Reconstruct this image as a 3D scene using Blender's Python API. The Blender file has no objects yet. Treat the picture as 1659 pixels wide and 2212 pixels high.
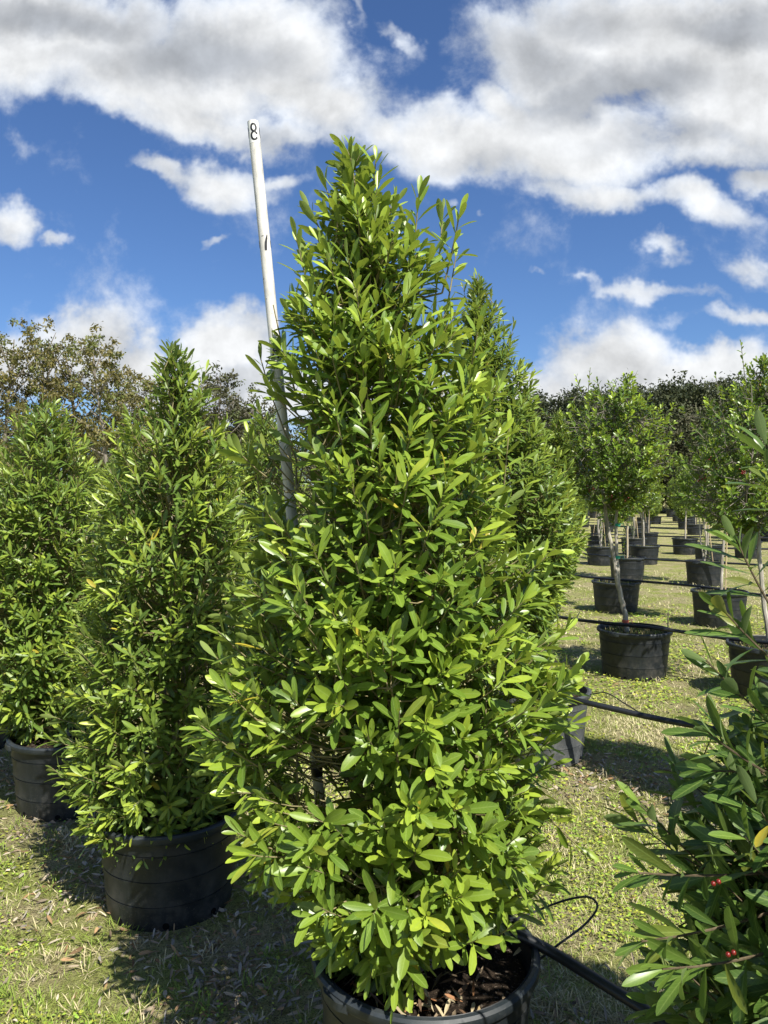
import bpy, math, random
import numpy as np
from mathutils import Vector, Matrix
PI = math.pi
R = math.radians
sc = bpy.context.scene
col = sc.collection

# ------------------------------------------------------------------ camera
CAM_H = 1.65
PITCH = R(-1.6)
FOC = 1661.0                     # focal length in pixels of a 1659 x 2212 picture
cam = bpy.data.cameras.new('camera')
camo = bpy.data.objects.new('camera', cam); col.objects.link(camo)
camo.location = (0, 0, CAM_H)
camo.rotation_euler = (PI/2 + PITCH, 0, 0)
cam.sensor_fit = 'VERTICAL'; cam.sensor_height = 36; cam.lens = 36*FOC/2212
cam.clip_start = 0.05; cam.clip_end = 5000
sc.camera = camo
sc.render.resolution_x = 768; sc.render.resolution_y = 1024

def ray(px, py):
    x = (px-829.5)/FOC; z = (1106-py)/FOC
    return np.array([x, math.cos(PITCH)-z*math.sin(PITCH), math.sin(PITCH)+z*math.cos(PITCH)])
def at(px, py, Y):               # point of the sight line at depth Y
    d = ray(px, py); t = Y/d[1]
    return np.array([d[0]*t, Y, CAM_H+d[2]*t])

# ------------------------------------------------------------------ light
SUN_EL = R(51); SUN_AZ = R(33)   # azimuth: turned from straight behind the camera to the right
sd = np.array([math.sin(SUN_AZ)*math.cos(SUN_EL), -math.cos(SUN_AZ)*math.cos(SUN_EL), math.sin(SUN_EL)])
sl = bpy.data.lights.new('sun', 'SUN'); sl.energy = 5.0; sl.angle = R(0.5); sl.color = (1.0, 0.95, 0.86)
so = bpy.data.objects.new('sun', sl); col.objects.link(so)
so.rotation_euler = Vector(sd).to_track_quat('Z', 'Y').to_euler()
sc.view_settings.view_transform = 'Standard'; sc.view_settings.look = 'None'
sc.view_settings.exposure = 0.75; sc.view_settings.gamma = 1

# ------------------------------------------------------------------ node helper
class NT:
    def __init__(s, nt): s.nt = nt; s.nt.nodes.clear()
    def n(s, t, **kw):
        o = s.nt.nodes.new(t)
        for k, v in kw.items():
            if k.startswith('_'): setattr(o, k[1:], v)
        return o
    def link(s, a, b): s.nt.links.new(a, b)
    def put(s, sock, v):
        if isinstance(v, bpy.types.NodeSocket): s.link(v, sock)
        elif v is not None: sock.default_value = v
    def math(s, op, a, b=None, c=None, clamp=False):
        o = s.n('ShaderNodeMath', _operation=op, _use_clamp=clamp)
        s.put(o.inputs[0], a)
        if b is not None: s.put(o.inputs[1], b)
        if c is not None: s.put(o.inputs[2], c)
        return o.outputs[0]
    def vmath(s, op, a, b=None):
        o = s.n('ShaderNodeVectorMath', _operation=op)
        s.put(o.inputs[0], a)
        if b is not None: s.put(o.inputs[1], b)
        return o.outputs['Value'] if op in ('LENGTH', 'DOT_PRODUCT') else o.outputs[0]
    def noise(s, vec, scale, detail=4, rough=0.55, dist=0, lac=2.0):
        o = s.n('ShaderNodeTexNoise')
        if vec is not None: s.link(vec, o.inputs['Vector'])
        o.inputs['Scale'].default_value = scale; o.inputs['Detail'].default_value = detail
        o.inputs['Roughness'].default_value = rough; o.inputs['Distortion'].default_value = dist
        o.inputs['Lacunarity'].default_value = lac
        return o
    def mr(s, v, a, b, c=0.0, d=1.0, smooth=False):
        o = s.n('ShaderNodeMapRange', _interpolation_type='SMOOTHSTEP' if smooth else 'LINEAR')
        s.put(o.inputs[0], v)
        for i, q in enumerate((a, b, c, d)): s.put(o.inputs[i+1], q)
        return o.outputs[0]
    def mix(s, f, a, b, mode='MIX'):
        o = s.n('ShaderNodeMix', _data_type='RGBA', _blend_type=mode)
        s.put(o.inputs[0], f)
        s.put(o.inputs[6], a if isinstance(a, bpy.types.NodeSocket) else (*a, 1))
        s.put(o.inputs[7], b if isinstance(b, bpy.types.NodeSocket) else (*b, 1))
        return o.outputs[2]

# ------------------------------------------------------------------ world: sky with clouds laid out by direction
w = bpy.data.worlds.new('World'); sc.world = w; w.use_nodes = True
N = NT(w.node_tree)
sky = N.n('ShaderNodeTexSky', _sky_type='NISHITA')
sky.sun_disc = False; sky.sun_elevation = SUN_EL
sky.sun_rotation = math.atan2(sd[0], sd[1])
sky.altitude = 0; sky.air_density = 1.0; sky.dust_density = 0.3; sky.ozone_density = 2.5
tc = N.n('ShaderNodeTexCoord')
sep = N.n('ShaderNodeSeparateXYZ'); N.link(tc.outputs['Generated'], sep.inputs[0])
yy = N.math('MAXIMUM', N.math('ABSOLUTE', sep.outputs[1]), 0.12)
u_ = N.math('DIVIDE', sep.outputs[0], yy); v_ = N.math('DIVIDE', sep.outputs[2], yy)
cmb = N.n('ShaderNodeCombineXYZ'); N.link(u_, cmb.inputs[0]); N.link(v_, cmb.inputs[1])
P0 = cmb.outputs[0]
wn = N.noise(P0, 3.2, 6, 0.62)
wv = N.vmath('SUBTRACT', wn.outputs['Color'], (0.5, 0.5, 0.5))
wv2 = N.n('ShaderNodeVectorMath', _operation='SCALE'); N.link(wv, wv2.inputs[0]); wv2.inputs['Scale'].default_value = 0.20
P = N.vmath('ADD', P0, wv2.outputs[0])
CLOUD = 0.655; SKYC = (0.041, 0.054, 0.074)
def uv(px, py):
    d = ray(px, py); return d[0]/d[1], d[2]/d[1]
# px, py, half width, half height, strength (1 = dense middle), turn in degrees
def blobs(lst, soft=1.45, cap=None):
    dens = None
    for px, py, rx, ry, st, rot in lst:
        cu, cv = uv(px, py)
        mp = N.n('ShaderNodeMapping', _vector_type='TEXTURE')
        N.link(P, mp.inputs[0]); mp.inputs[1].default_value = (cu, cv, 0); mp.inputs[2].default_value = (0, 0, R(-rot)); mp.inputs[3].default_value = (rx/FOC, ry/FOC, 1)
        b = N.mr(N.vmath('LENGTH', mp.outputs[0]), 0.0, soft, st, 0.0, True)
        dens = b if dens is None else N.math('SMOOTH_MAX', dens, b, 0.15)
    return dens
CL = [(80, 70, 330, 170, 1.25, 0), (330, 170, 330, 120, 1.15, 8), (560, 90, 240, 130, 1.15, 10), (640, 190, 250, 105, 1.1, 14), (420, 270, 260, 60, 0.85, 12), (230, 225, 210, 60, 0.85, 14),
      (620, 290, 170, 45, 0.7, -8), (850, 265, 110, 60, 0.8, 0), (1000, 300, 200, 95, 1.1, 10), (1080, 215, 110, 60, 0.9, 30), (1210, 300, 280, 110, 1.1, 6),
      (1420, 90, 440, 150, 1.35, -4), (1560, 200, 330, 170, 1.2, 0), (1150, 120, 200, 90, 1.0, 20), (1500, 330, 260, 70, 0.85, 0),
      (1290, 430, 170, 52, 0.85, 14), (1480, 460, 170, 52, 0.85, 12), (1640, 400, 90, 40, 0.8, 0),
      (340, 395, 130, 36, 0.72, 6), (480, 415, 150, 55, 0.80, 6), (600, 400, 70, 30, 0.6, 0), (30, 480, 70, 50, 0.85, 12), (115, 515, 50, 22, 0.6, 0),
      (1430, 560, 75, 30, 0.55, 20), (870, 85, 80, 28, 0.52, 35), (770, 20, 90, 22, 0.45, 40), (30, 330, 60, 40, 0.42, 60), (60, 150, 110, 40, 0.55, 60),
      (470, 545, 45, 14, 0.45, -20), (1600, 600, 90, 40, 0.52, 4), (1420, 640, 190, 26, 0.55, 10), (1280, 615, 60, 14, 0.40, 5), (1150, 605, 40, 10, 0.30, 5), (1600, 700, 160, 30, 0.62, 0), (975, 440, 26, 20, 0.4, 0), (1055, 462, 16, 12, 0.45, 0),
      (210, 745, 130, 92, 1.3, 0), (60, 780, 160, 75, 1.1, 0), (330, 790, 110, 75, 1.1, 20), (510, 765, 110, 88, 1.3, -6), (400, 850, 220, 60, 1.0, 0), (620, 850, 300, 70, 1.0, 0), (1310, 780, 180, 88, 1.35, 4),
      (1500, 810, 240, 62, 1.1, 4), (1180, 830, 120, 90, 1.1, 0), (1050, 870, 260, 80, 1.1, 0), (-260, 800, 300, 110, 1.2, 0), (1950, 500, 260, 110, 1.0, 0), (-300, 300, 250, 160, 1.0, 0), (2000, 850, 300, 100, 1.1, 0),
      (300, -400, 700, 200, 1.1, 0), (1600, -500, 600, 260, 1.1, 0)]
SH = [(110, 40, 300, 70, 1.0, 5), (420, 120, 260, 80, 1.0, 0), (230, 150, 200, 50, .6, 10), (600, 315, 160, 40, .65, 0), (1150, 120, 190, 70, .8, 20), (1330, 190, 260, 80, 1.0, -8), (1560, 40, 190, 60, .9, 0), (1420, 300, 250, 50, .75, 0), (1530, 390, 200, 40, .7, 0), (1260, 50, 200, 60, .7, 0),
      (1010, 345, 150, 40, .5, 0), (400, 420, 90, 20, .4, 0), (180, 830, 170, 60, .7, 0), (520, 850, 130, 50, .8, 0), (1300, 800, 160, 28, .6, 0), (1500, 850, 300, 30, .8, 0), (1330, 850, 200, 30, .8, 0), (1980, 700, 300, 100, .8, 0)]
dens = blobs(CL); shade = blobs(SH, 1.5)
fb = N.noise(P0, 7.0, 9, 0.60, 0.15)
nz = N.math('SUBTRACT', fb.outputs['Fac'], 0.5)
off = N.vmath('ADD', P0, (0.02, 0.035, 0))
fb2 = N.noise(off, 7.0, 5, 0.60, 0.15)
D = N.math('ADD', dens, N.math('MULTIPLY', nz, 1.5))
mask = N.mr(D, 0.14, 0.60, 0, 1, True)
relief = N.math('SUBTRACT', fb.outputs['Fac'], fb2.outputs['Fac'])
sh = N.mr(N.math('ADD', shade, N.math('MULTIPLY', nz, 0.55)), 0.05, 1.05, 0, 1, True)
thin = N.mr(D, 0.40, 0.95, 0, 1, True)
cc = N.mix(thin, (0.62, 0.68, 0.78), (0.80, 0.815, 0.83))
cc = N.mix(sh, cc, (0.40, 0.425, 0.465))
lum = N.math('ADD', 1.0, N.math('MULTIPLY', relief, 1.25))
vs = N.n('ShaderNodeVectorMath', _operation='SCALE'); N.link(cc, vs.inputs[0]); N.link(N.math('MULTIPLY', lum, CLOUD), vs.inputs['Scale'])
skys = N.n('ShaderNodeVectorMath', _operation='MULTIPLY'); N.link(sky.outputs[0], skys.inputs[0]); skys.inputs[1].default_value = SKYC
fin = N.mix(mask, skys.outputs[0], vs.outputs[0])
bg = N.n('ShaderNodeBackground'); N.link(fin, bg.inputs[0]); bg.inputs[1].default_value = 1.0
wo = N.n('ShaderNodeOutputWorld'); N.link(bg.outputs[0], wo.inputs[0])

# ------------------------------------------------------------------ materials
def newmat(name):
    m = bpy.data.materials.new(name); m.use_nodes = True
    return m, NT(m.node_tree)
def finish(T, shader, disp=None):
    o = T.n('ShaderNodeOutputMaterial'); T.link(shader, o.inputs[0])
def pbsdf(T, colr, rough=0.5, spec=0.5, normal=None):
    b = T.n('ShaderNodeBsdfPrincipled')
    T.put(b.inputs['Base Color'], colr if isinstance(colr, bpy.types.NodeSocket) else (*colr, 1))
    T.put(b.inputs['Roughness'], rough); T.put(b.inputs['Specular IOR Level'], spec)
    if normal is not None: T.link(normal, b.inputs['Normal'])
    return b
def bump(T, h, strength=0.3, dist=0.01):
    o = T.n('ShaderNodeBump'); T.link(h, o.inputs['Height']); o.inputs['Strength'].default_value = strength; o.inputs['Distance'].default_value = dist
    return o.outputs[0]

def leaf_mat(name, dark, light, young, back, odd=(0.45, 0.36, 0.04), rough=0.38, transl=0.22, spec=0.45, rib=True):
    m, T = newmat(name)
    a = T.n('ShaderNodeAttribute', _attribute_name='leafcol')
    s = T.n('ShaderNodeSeparateXYZ'); T.link(a.outputs['Vector'], s.inputs[0])   # x random, y young, z odd
    c = T.mix(s.outputs[0], dark, light)
    c = T.mix(s.outputs[1], c, young)
    c = T.mix(s.outputs[2], c, odd)
    g = T.n('ShaderNodeNewGeometry')
    nz = T.noise(g.outputs['Position'], 60, 2)
    c = T.mix(T.mr(nz.outputs['Fac'], 0.3, 0.7, 0, 0.22), c, dark)
    if rib:
        uvn = T.n('ShaderNodeAttribute', _attribute_name='leafuv')
        su = T.n('ShaderNodeSeparateXYZ'); T.link(uvn.outputs['Vector'], su.inputs[0])
        r = T.mr(T.math('ABSOLUTE', su.outputs[0]), 0.03, 0.14, 1, 0)
        c = T.mix(T.math('MULTIPLY', r, 0.42), c, (0.30, 0.40, 0.10))
        vn = T.math('SINE', T.math('MULTIPLY', T.math('SUBTRACT', su.outputs[1], T.math('MULTIPLY', T.math('ABSOLUTE', su.outputs[0]), 0.13)), 75.0))
        c = T.mix(T.mr(vn, 0.75, 1.0, 0, 0.20), c, (0.26, 0.36, 0.09))
        sp = T.noise(g.outputs['Position'], 210, 2)
        c = T.mix(T.mr(sp.outputs['Fac'], 0.74, 0.78, 0, 0.5), c, (0.16, 0.11, 0.03))
    cb = T.mix(0.65, c, back)
    cf = T.mix(g.outputs['Backfacing'], c, cb)
    ro = T.math('ADD', rough, T.math('MULTIPLY', g.outputs['Backfacing'], 0.25))
    b = pbsdf(T, cf, ro, spec)
    t = T.n('ShaderNodeBsdfTranslucent'); tcx = T.mix(0.5, c, young, 'ADD')
    T.link(T.mix(0.35, c, tuple(min(1, q*2.2) for q in young)), t.inputs[0])
    mx = T.n('ShaderNodeMixShader'); mx.inputs[0].default_value = transl
    T.link(b.outputs[0], mx.inputs[1]); T.link(t.outputs[0], mx.inputs[2])
    finish(T, mx.outputs[0]); return m
M = {}
M['leaf'] = leaf_mat('shrub_leaf', (0.048, 0.104, 0.014), (0.150, 0.255, 0.028), (0.390, 0.500, 0.050), (0.23, 0.30, 0.09), rough=0.36)
M['leaf_narrow'] = leaf_mat('narrow_leaf', (0.040, 0.092, 0.018), (0.138, 0.225, 0.034), (0.390, 0.490, 0.055), (0.24, 0.30, 0.10), rough=0.40)
M['leaf_dark'] = leaf_mat('dark_leaf', (0.032, 0.074, 0.014), (0.075, 0.145, 0.025), (0.20, 0.30, 0.045), (0.17, 0.23, 0.09), rough=0.36)
M['leaf_holly'] = leaf_mat('holly_leaf', (0.036, 0.082, 0.012), (0.115, 0.205, 0.022), (0.40, 0.54, 0.045), (0.12, 0.19, 0.06), odd=(0.3, 0.2, 0.03), rough=0.34, rib=False)
M['leaf_bronze'] = leaf_mat('bronze_leaf', (0.085, 0.085, 0.022), (0.215, 0.175, 0.04), (0.14, 0.19, 0.04), (0.20, 0.17, 0.08), rough=0.55, rib=False, transl=0.2)
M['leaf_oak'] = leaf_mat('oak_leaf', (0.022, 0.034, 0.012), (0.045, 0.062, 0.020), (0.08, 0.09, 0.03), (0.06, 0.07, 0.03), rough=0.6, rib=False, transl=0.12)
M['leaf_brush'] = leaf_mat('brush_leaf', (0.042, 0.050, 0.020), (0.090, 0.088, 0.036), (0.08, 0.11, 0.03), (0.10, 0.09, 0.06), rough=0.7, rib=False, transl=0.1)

def bark(name, c1, c2, scale=30):
    m, T = newmat(name)
    t = T.n('ShaderNodeTexCoord'); mp = T.n('ShaderNodeMapping'); T.link(t.outputs['Object'], mp.inputs[0]); mp.inputs[3].default_value = (1, 1, 0.35)
    n = T.noise(mp.outputs[0], scale, 5, 0.65)
    c = T.mix(T.mr(n.outputs['Fac'], 0.35, 0.65), c1, c2)
    finish(T, pbsdf(T, c, 0.8, 0.25, bump(T, n.outputs['Fac'], 0.5, 0.004)).outputs[0]); return m
M['twig'] = bark('green_brown_twig', (0.16, 0.14, 0.07), (0.28, 0.24, 0.12), 40)
M['twig_dark'] = bark('dark_brown_twig', (0.060, 0.045, 0.025), (0.13, 0.10, 0.06), 40)
M['bark_pale'] = bark('pale_lichen_bark', (0.22, 0.19, 0.15), (0.50, 0.47, 0.40), 26)
M['bark_grey'] = bark('grey_bark', (0.13, 0.115, 0.095), (0.27, 0.24, 0.20), 6)
M['bamboo'] = bark('stake', (0.40, 0.31, 0.17), (0.52, 0.43, 0.26), 12)

def pot_mat(name, base, dust):
    m, T = newmat(name)
    t = T.n('ShaderNodeTexCoord')
    n1 = T.noise(t.outputs['Object'], 9, 6, 0.7); n2 = T.noise(t.outputs['Object'], 120, 3, 0.6)
    sp = T.n('ShaderNodeSeparateXYZ'); T.link(t.outputs['Object'], sp.inputs[0])
    low = T.mr(sp.outputs[2], 0.0, 0.22, 1.0, 0.22)
    d = T.math('MULTIPLY', T.mr(n1.outputs['Fac'], 0.48, 0.72), low)
    d2 = T.math('MULTIPLY', T.mr(n2.outputs['Fac'], 0.60, 0.72), T.math('MULTIPLY', low, 0.8))
    mp = T.n('ShaderNodeMapping'); T.link(t.outputs['Object'], mp.inputs[0]); mp.inputs[3].default_value = (30, 30, 2)
    n3 = T.noise(mp.outputs[0], 1.0, 3, 0.6)
    c = T.mix(T.math('MAXIMUM', T.math('MULTIPLY', d, 0.75), d2), base, dust)
    c = T.mix(T.mr(n3.outputs['Fac'], 0.5, 0.75, 0, 0.35), c, tuple(q*2.2+0.01 for q in base))
    ro = T.mr(n1.outputs['Fac'], 0.3, 0.7, 0.42, 0.62)
    finish(T, pbsdf(T, c, ro, 0.5, bump(T, n2.outputs['Fac'], 0.10, 0.002)).outputs[0]); return m
M['pot'] = pot_mat('black_plastic', (0.0095, 0.0125, 0.015), (0.13, 0.12, 0.10))
M['pot_grey'] = pot_mat('weathered_plastic', (0.055, 0.060, 0.062), (0.24, 0.24, 0.23))
M['pot_rim'] = pot_mat('rim_plastic', (0.015, 0.021, 0.025), (0.14, 0.14, 0.13))
def flat(name, c, rough=0.5, spec=0.5, var=0.15, scale=20):
    m, T = newmat(name)
    t = T.n('ShaderNodeTexCoord'); n = T.noise(t.outputs['Object'], scale, 4, 0.6)
    cc = T.mix(n.outputs['Fac'], tuple(q*(1-var) for q in c), tuple(min(1, q*(1+var)) for q in c))
    finish(T, pbsdf(T, cc, rough, spec).outputs[0]); return m
M['hose'] = flat('poly_hose', (0.014, 0.016, 0.019), 0.38, 0.5, 0.3, 40)
M['hole'] = flat('dark_hole', (0.006, 0.006, 0.006), 0.9, 0.1)
M['tie_green'] = flat('green_tape', (0.02, 0.30, 0.20), 0.5)
M['tie_orange'] = flat('orange_tape', (0.62, 0.13, 0.07), 0.5)
M['berry'] = flat('red_berry', (0.16, 0.012, 0.007), 0.3, 0.5)
M['ink'] = flat('black_print', (0.010, 0.010, 0.012), 0.45)
m, T = newmat('dirty_white_pvc')
t = T.n('ShaderNodeTexCoord'); mp = T.n('ShaderNodeMapping'); T.link(t.outputs['Object'], mp.inputs[0]); mp.inputs[3].default_value = (1, 1, 0.3)
n = T.noise(mp.outputs[0], 34, 6, 0.7); n2 = T.noise(t.outputs['Object'], 70, 2, 0.5)
c = T.mix(T.mr(n.outputs['Fac'], 0.46, 0.72), (0.72, 0.70, 0.655), (0.40, 0.385, 0.34))
c = T.mix(T.mr(n2.outputs['Fac'], 0.70, 0.74), c, (0.22, 0.2, 0.17))
finish(T, pbsdf(T, c, 0.42, 0.4).outputs[0]); M['pvc'] = m
m, T = newmat('sticker_white'); finish(T, pbsdf(T, (0.78, 0.78, 0.76), 0.35, 0.5).outputs[0]); M['sticker'] = m

m, T = newmat('potting_soil')
t = T.n('ShaderNodeTexCoord'); n = T.noise(t.outputs['Object'], 95, 6, 0.75); vo = T.n('ShaderNodeTexVoronoi'); T.link(t.outputs['Object'], vo.inputs['Vector']); vo.inputs['Scale'].default_value = 110
c = T.mix(T.mr(n.outputs['Fac'], 0.4, 0.75), (0.018, 0.013, 0.009), (0.085, 0.06, 0.04))
c = T.mix(T.mr(T.math('MULTIPLY', vo.outputs['Distance'], n.outputs['Fac']), 0.40, 0.44), c, (0.25, 0.2, 0.15))
finish(T, pbsdf(T, c, 0.95, 0.15, bump(T, n.outputs['Fac'], 1.0, 0.02)).outputs[0]); M['soil'] = m

def attr_mat(name, rough=0.7, transl=0.15, spec=0.25):
    m, T = newmat(name)
    a = T.n('ShaderNodeAttribute', _attribute_name='leafcol')
    b = pbsdf(T, a.outputs['Color'], rough, spec)
    t = T.n('ShaderNodeBsdfTranslucent'); T.link(a.outputs['Color'], t.inputs[0])
    mx = T.n('ShaderNodeMixShader'); mx.inputs[0].default_value = transl
    T.link(b.outputs[0], mx.inputs[1]); T.link(t.outputs[0], mx.inputs[2]); finish(T, mx.outputs[0]); return m
M['grass'] = attr_mat('grass_blades', 0.6, 0.25)
M['litter'] = attr_mat('dead_leaves', 0.7, 0.1, 0.3)

m, T = newmat('sandy_turf')
t = T.n('ShaderNodeTexCoord'); Pz = t.outputs['Object']
nA = T.noise(Pz, 0.55, 5, 0.6); nB = T.noise(Pz, 2.6, 5, 0.65); nC = T.noise(Pz, 38, 5, 0.75); nD = T.noise(Pz, 160, 3, 0.7)
soilc = T.mix(T.mr(nC.outputs['Fac'], 0.35, 0.7), (0.19, 0.15, 0.10), (0.48, 0.41, 0.30))
tanc = T.mix(T.mr(nC.outputs['Fac'], 0.35, 0.65), (0.38, 0.325, 0.16), (0.64, 0.57, 0.32))
grn = T.mix(T.mr(nC.outputs['Fac'], 0.35, 0.65), (0.25, 0.285, 0.06), (0.48, 0.53, 0.15))
c = T.mix(T.mr(nB.outputs['Fac'], 0.42, 0.60), tanc, grn)
c = T.mix(T.mr(T.math('ADD', nA.outputs['Fac'], T.math('MULTIPLY', nB.outputs['Fac'], 0.5)), 0.86, 0.98), c, soilc)
c = T.mix(T.mr(nD.outputs['Fac'], 0.48, 0.66, 0, 0.85), c, (0.06, 0.05, 0.025))
finish(T, pbsdf(T, c, 0.95, 0.1, bump(T, T.math('ADD', nC.outputs['Fac'], nD.outputs['Fac']), 1.0, 0.03)).outputs[0]); M['ground'] = m

# ------------------------------------------------------------------ mesh building
class MB:
    def __init__(s): s.v = []; s.f = []; s.nv = 0; s.m = []
    def add(s, v, f, mi=0):
        v = np.asarray(v, float); s.v.append(v); s.f += [tuple(int(i)+s.nv for i in q) for q in f]; s.m += [mi]*len(f); s.nv += len(v)
    def tube(s, pts, rad, sides=6, cap=True, mi=0):
        pts = np.asarray(pts, float); n = len(pts); rad = np.broadcast_to(rad, (n,)) if np.ndim(rad) == 0 else np.asarray(rad)
        tan = np.gradient(pts, axis=0); tan /= np.linalg.norm(tan, axis=1)[:, None]+1e-12
        up = np.array([0, 0, 1.0]) if abs(tan[0][2]) < 0.9 else np.array([1.0, 0, 0])
        a = np.cross(tan[0], up); a /= np.linalg.norm(a)
        vs = []
        for i in range(n):
            a = a-tan[i]*np.dot(a, tan[i]); a /= np.linalg.norm(a)+1e-12; b = np.cross(tan[i], a)
            th = np.arange(sides)*2*PI/sides
            vs.append(pts[i]+rad[i]*(np.cos(th)[:, None]*a+np.sin(th)[:, None]*b))
        f = [(i*sides+k, i*sides+(k+1) % sides, (i+1)*sides+(k+1) % sides, (i+1)*sides+k) for i in range(n-1) for k in range(sides)]
        if cap: f += [tuple(range(sides))[::-1], tuple((n-1)*sides+k for k in range(sides))]
        s.add(np.concatenate(vs), f, mi)
    def lathe(s, prof, seg=48, c=(0, 0, 0), mi=0):
        th = np.arange(seg)*2*PI/seg; vs = []
        for r, z in prof: vs.append(np.stack([c[0]+r*np.cos(th), c[1]+r*np.sin(th), np.full(seg, c[2]+z)], 1))
        n = len(prof)
        s.add(np.concatenate(vs), [(i*seg+k, i*seg+(k+1) % seg, (i+1)*seg+(k+1) % seg, (i+1)*seg+k) for i in range(n-1) for k in range(seg)], mi)
    def box(s, c, d, rot=None, mi=0):
        v = np.array([(x, y, z) for x in (-.5, .5) for y in (-.5, .5) for z in (-.5, .5)])*np.array(d)
        if rot is not None: v = v @ np.array(rot).T
        s.add(v+np.array(c), [(0, 1, 3, 2), (4, 6, 7, 5), (0, 4, 5, 1), (2, 3, 7, 6), (0, 2, 6, 4), (1, 5, 7, 3)], mi)
    def build(s, name, mats, parent=None, smooth=True, loc=None):
        me = bpy.data.meshes.new(name)
        me.from_pydata(np.concatenate(s.v).tolist(), [], s.f); me.update()
        if not isinstance(mats, (list, tuple)): mats = [mats]
        for q in mats: me.materials.append(q)
        if len(mats) > 1: me.polygons.foreach_set('material_index', s.m)
        if smooth:
            me.polygons.foreach_set('use_smooth', [True]*len(me.polygons))
            if len(me.polygons) < 30000: me.set_sharp_from_angle(angle=R(38))
        return link(name, me, parent, loc)
def link(name, me, parent=None, loc=None):
    o = bpy.data.objects.new(name, me); col.objects.link(o)
    if parent is not None: o.parent = parent
    if loc is not None: o.location = loc
    return o
def tag(o, label=None, cat=None, group=None, kind=None):
    if label: o['label'] = label
    if cat: o['category'] = cat
    if group: o['group'] = group
    if kind: o['kind'] = kind
    return o
def thing(name, label, cat, loc, group=None, rz=0):
    if cat in ('shrub', 'tree') and abs(loc[0]) < 12 and 0 < loc[1] < 20: loc = (loc[0], loc[1], float(ground_z(loc[0], loc[1]))-.003)
    o = bpy.data.objects.new(name, None); col.objects.link(o); o.location = loc; o.rotation_euler = (0, 0, rz); o.empty_display_size = 0.1
    return tag(o, label, cat, group)
def copy_thing(src, label, loc, rz=0, scale=1.0, group=None):
    r = src.copy(); col.objects.link(r)
    if abs(loc[0]) < 12 and 0 < loc[1] < 20: loc = (loc[0], loc[1], float(ground_z(loc[0], loc[1]))-.003)
    r.location = loc; r.rotation_euler = (0, 0, rz); r.scale = (scale,)*3; r['label'] = label
    if group: r['group'] = group
    for ch in list(src.children):
        c = ch.copy(); col.objects.link(c); c.parent = r
        for g in list(ch.children):
            d = g.copy(); col.objects.link(d); d.parent = c
    return r

# many leaves at once -> one mesh part
def leaf_template(ns, kind='oblong'):
    if ns >= 5:
        v = np.array([0, .16, .40, .66, .86, .96, 1.0]); w_ = np.array([.07, .34, .80, 1.0, .76, .38, .05])
    elif ns == 3:
        v = np.array([0, .38, .80, 1.0]); w_ = np.array([.08, .80, .90, .10])
    else:
        v = np.array([0, .5, 1.0]); w_ = np.array([.1, 1.0, .08])
    return v, w_
def leaves_mesh(name, pos, d, nrm, L, W, attr, mat, parent=None, ns=5, fold=0.28, bend=None, loc=None, uvs=True):
    n = len(pos); v, wd = leaf_template(ns); k = len(v)
    d = d/np.linalg.norm(d, axis=1)[:, None]
    nrm = nrm-d*np.sum(nrm*d, 1)[:, None]; nrm /= np.linalg.norm(nrm, axis=1)[:, None]+1e-9
    side = np.cross(d, nrm)
    if bend is None: bend = np.full(n, -0.12)
    P_ = np.zeros((n, k, 3, 3))
    for i in range(k):
        mid = pos+d*(L*v[i])[:, None]+nrm*(bend*L*v[i]**2)[:, None]
        hw = (W*wd[i]*0.5)
        lift = hw*fold
        P_[:, i, 0] = mid-side*hw[:, None]+nrm*lift[:, None]
        P_[:, i, 1] = mid
        P_[:, i, 2] = mid+side*hw[:, None]+nrm*lift[:, None]
    q = []
    for i in range(k-1):
        a = i*3
        q += [(a, a+1, a+4, a+3), (a+1, a+2, a+5, a+4)]
    q = np.array(q)
    F = (q[None]+(np.arange(n)*k*3)[:, None, None]).reshape(-1, 4)
    me = raw_mesh(name, P_.reshape(-1, 3), F)
    A = np.repeat(attr, k*3, axis=0)
    at_ = me.attributes.new('leafcol', 'FLOAT_VECTOR', 'POINT'); at_.data.foreach_set('vector', A.astype(np.float32).ravel())
    if uvs:
        U = np.zeros((n, k, 3, 3), np.float32); U[:, :, 0, 0] = -1; U[:, :, 2, 0] = 1; U[..., 1] = v[None, :, None]
        a2 = me.attributes.new('leafuv', 'FLOAT_VECTOR', 'POINT'); a2.data.foreach_set('vector', U.ravel())
    me.materials.append(mat)
    return link(name, me, parent, loc)
def raw_mesh(name, V, F):
    me = bpy.data.meshes.new(name); nf, c = F.shape
    me.vertices.add(len(V)); me.vertices.foreach_set('co', V.astype(np.float32).ravel())
    me.loops.add(nf*c); me.loops.foreach_set('vertex_index', F.astype(np.int32).ravel())
    me.polygons.add(nf); me.polygons.foreach_set('loop_start', np.arange(0, nf*c, c, dtype=np.int32))
    me.polygons.foreach_set('loop_total', np.full(nf, c, dtype=np.int32))
    me.polygons.foreach_set('use_smooth', np.ones(nf, bool))
    me.update(calc_edges=True); return me

def unit(v): return v/(np.linalg.norm(v)+1e-12)
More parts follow.
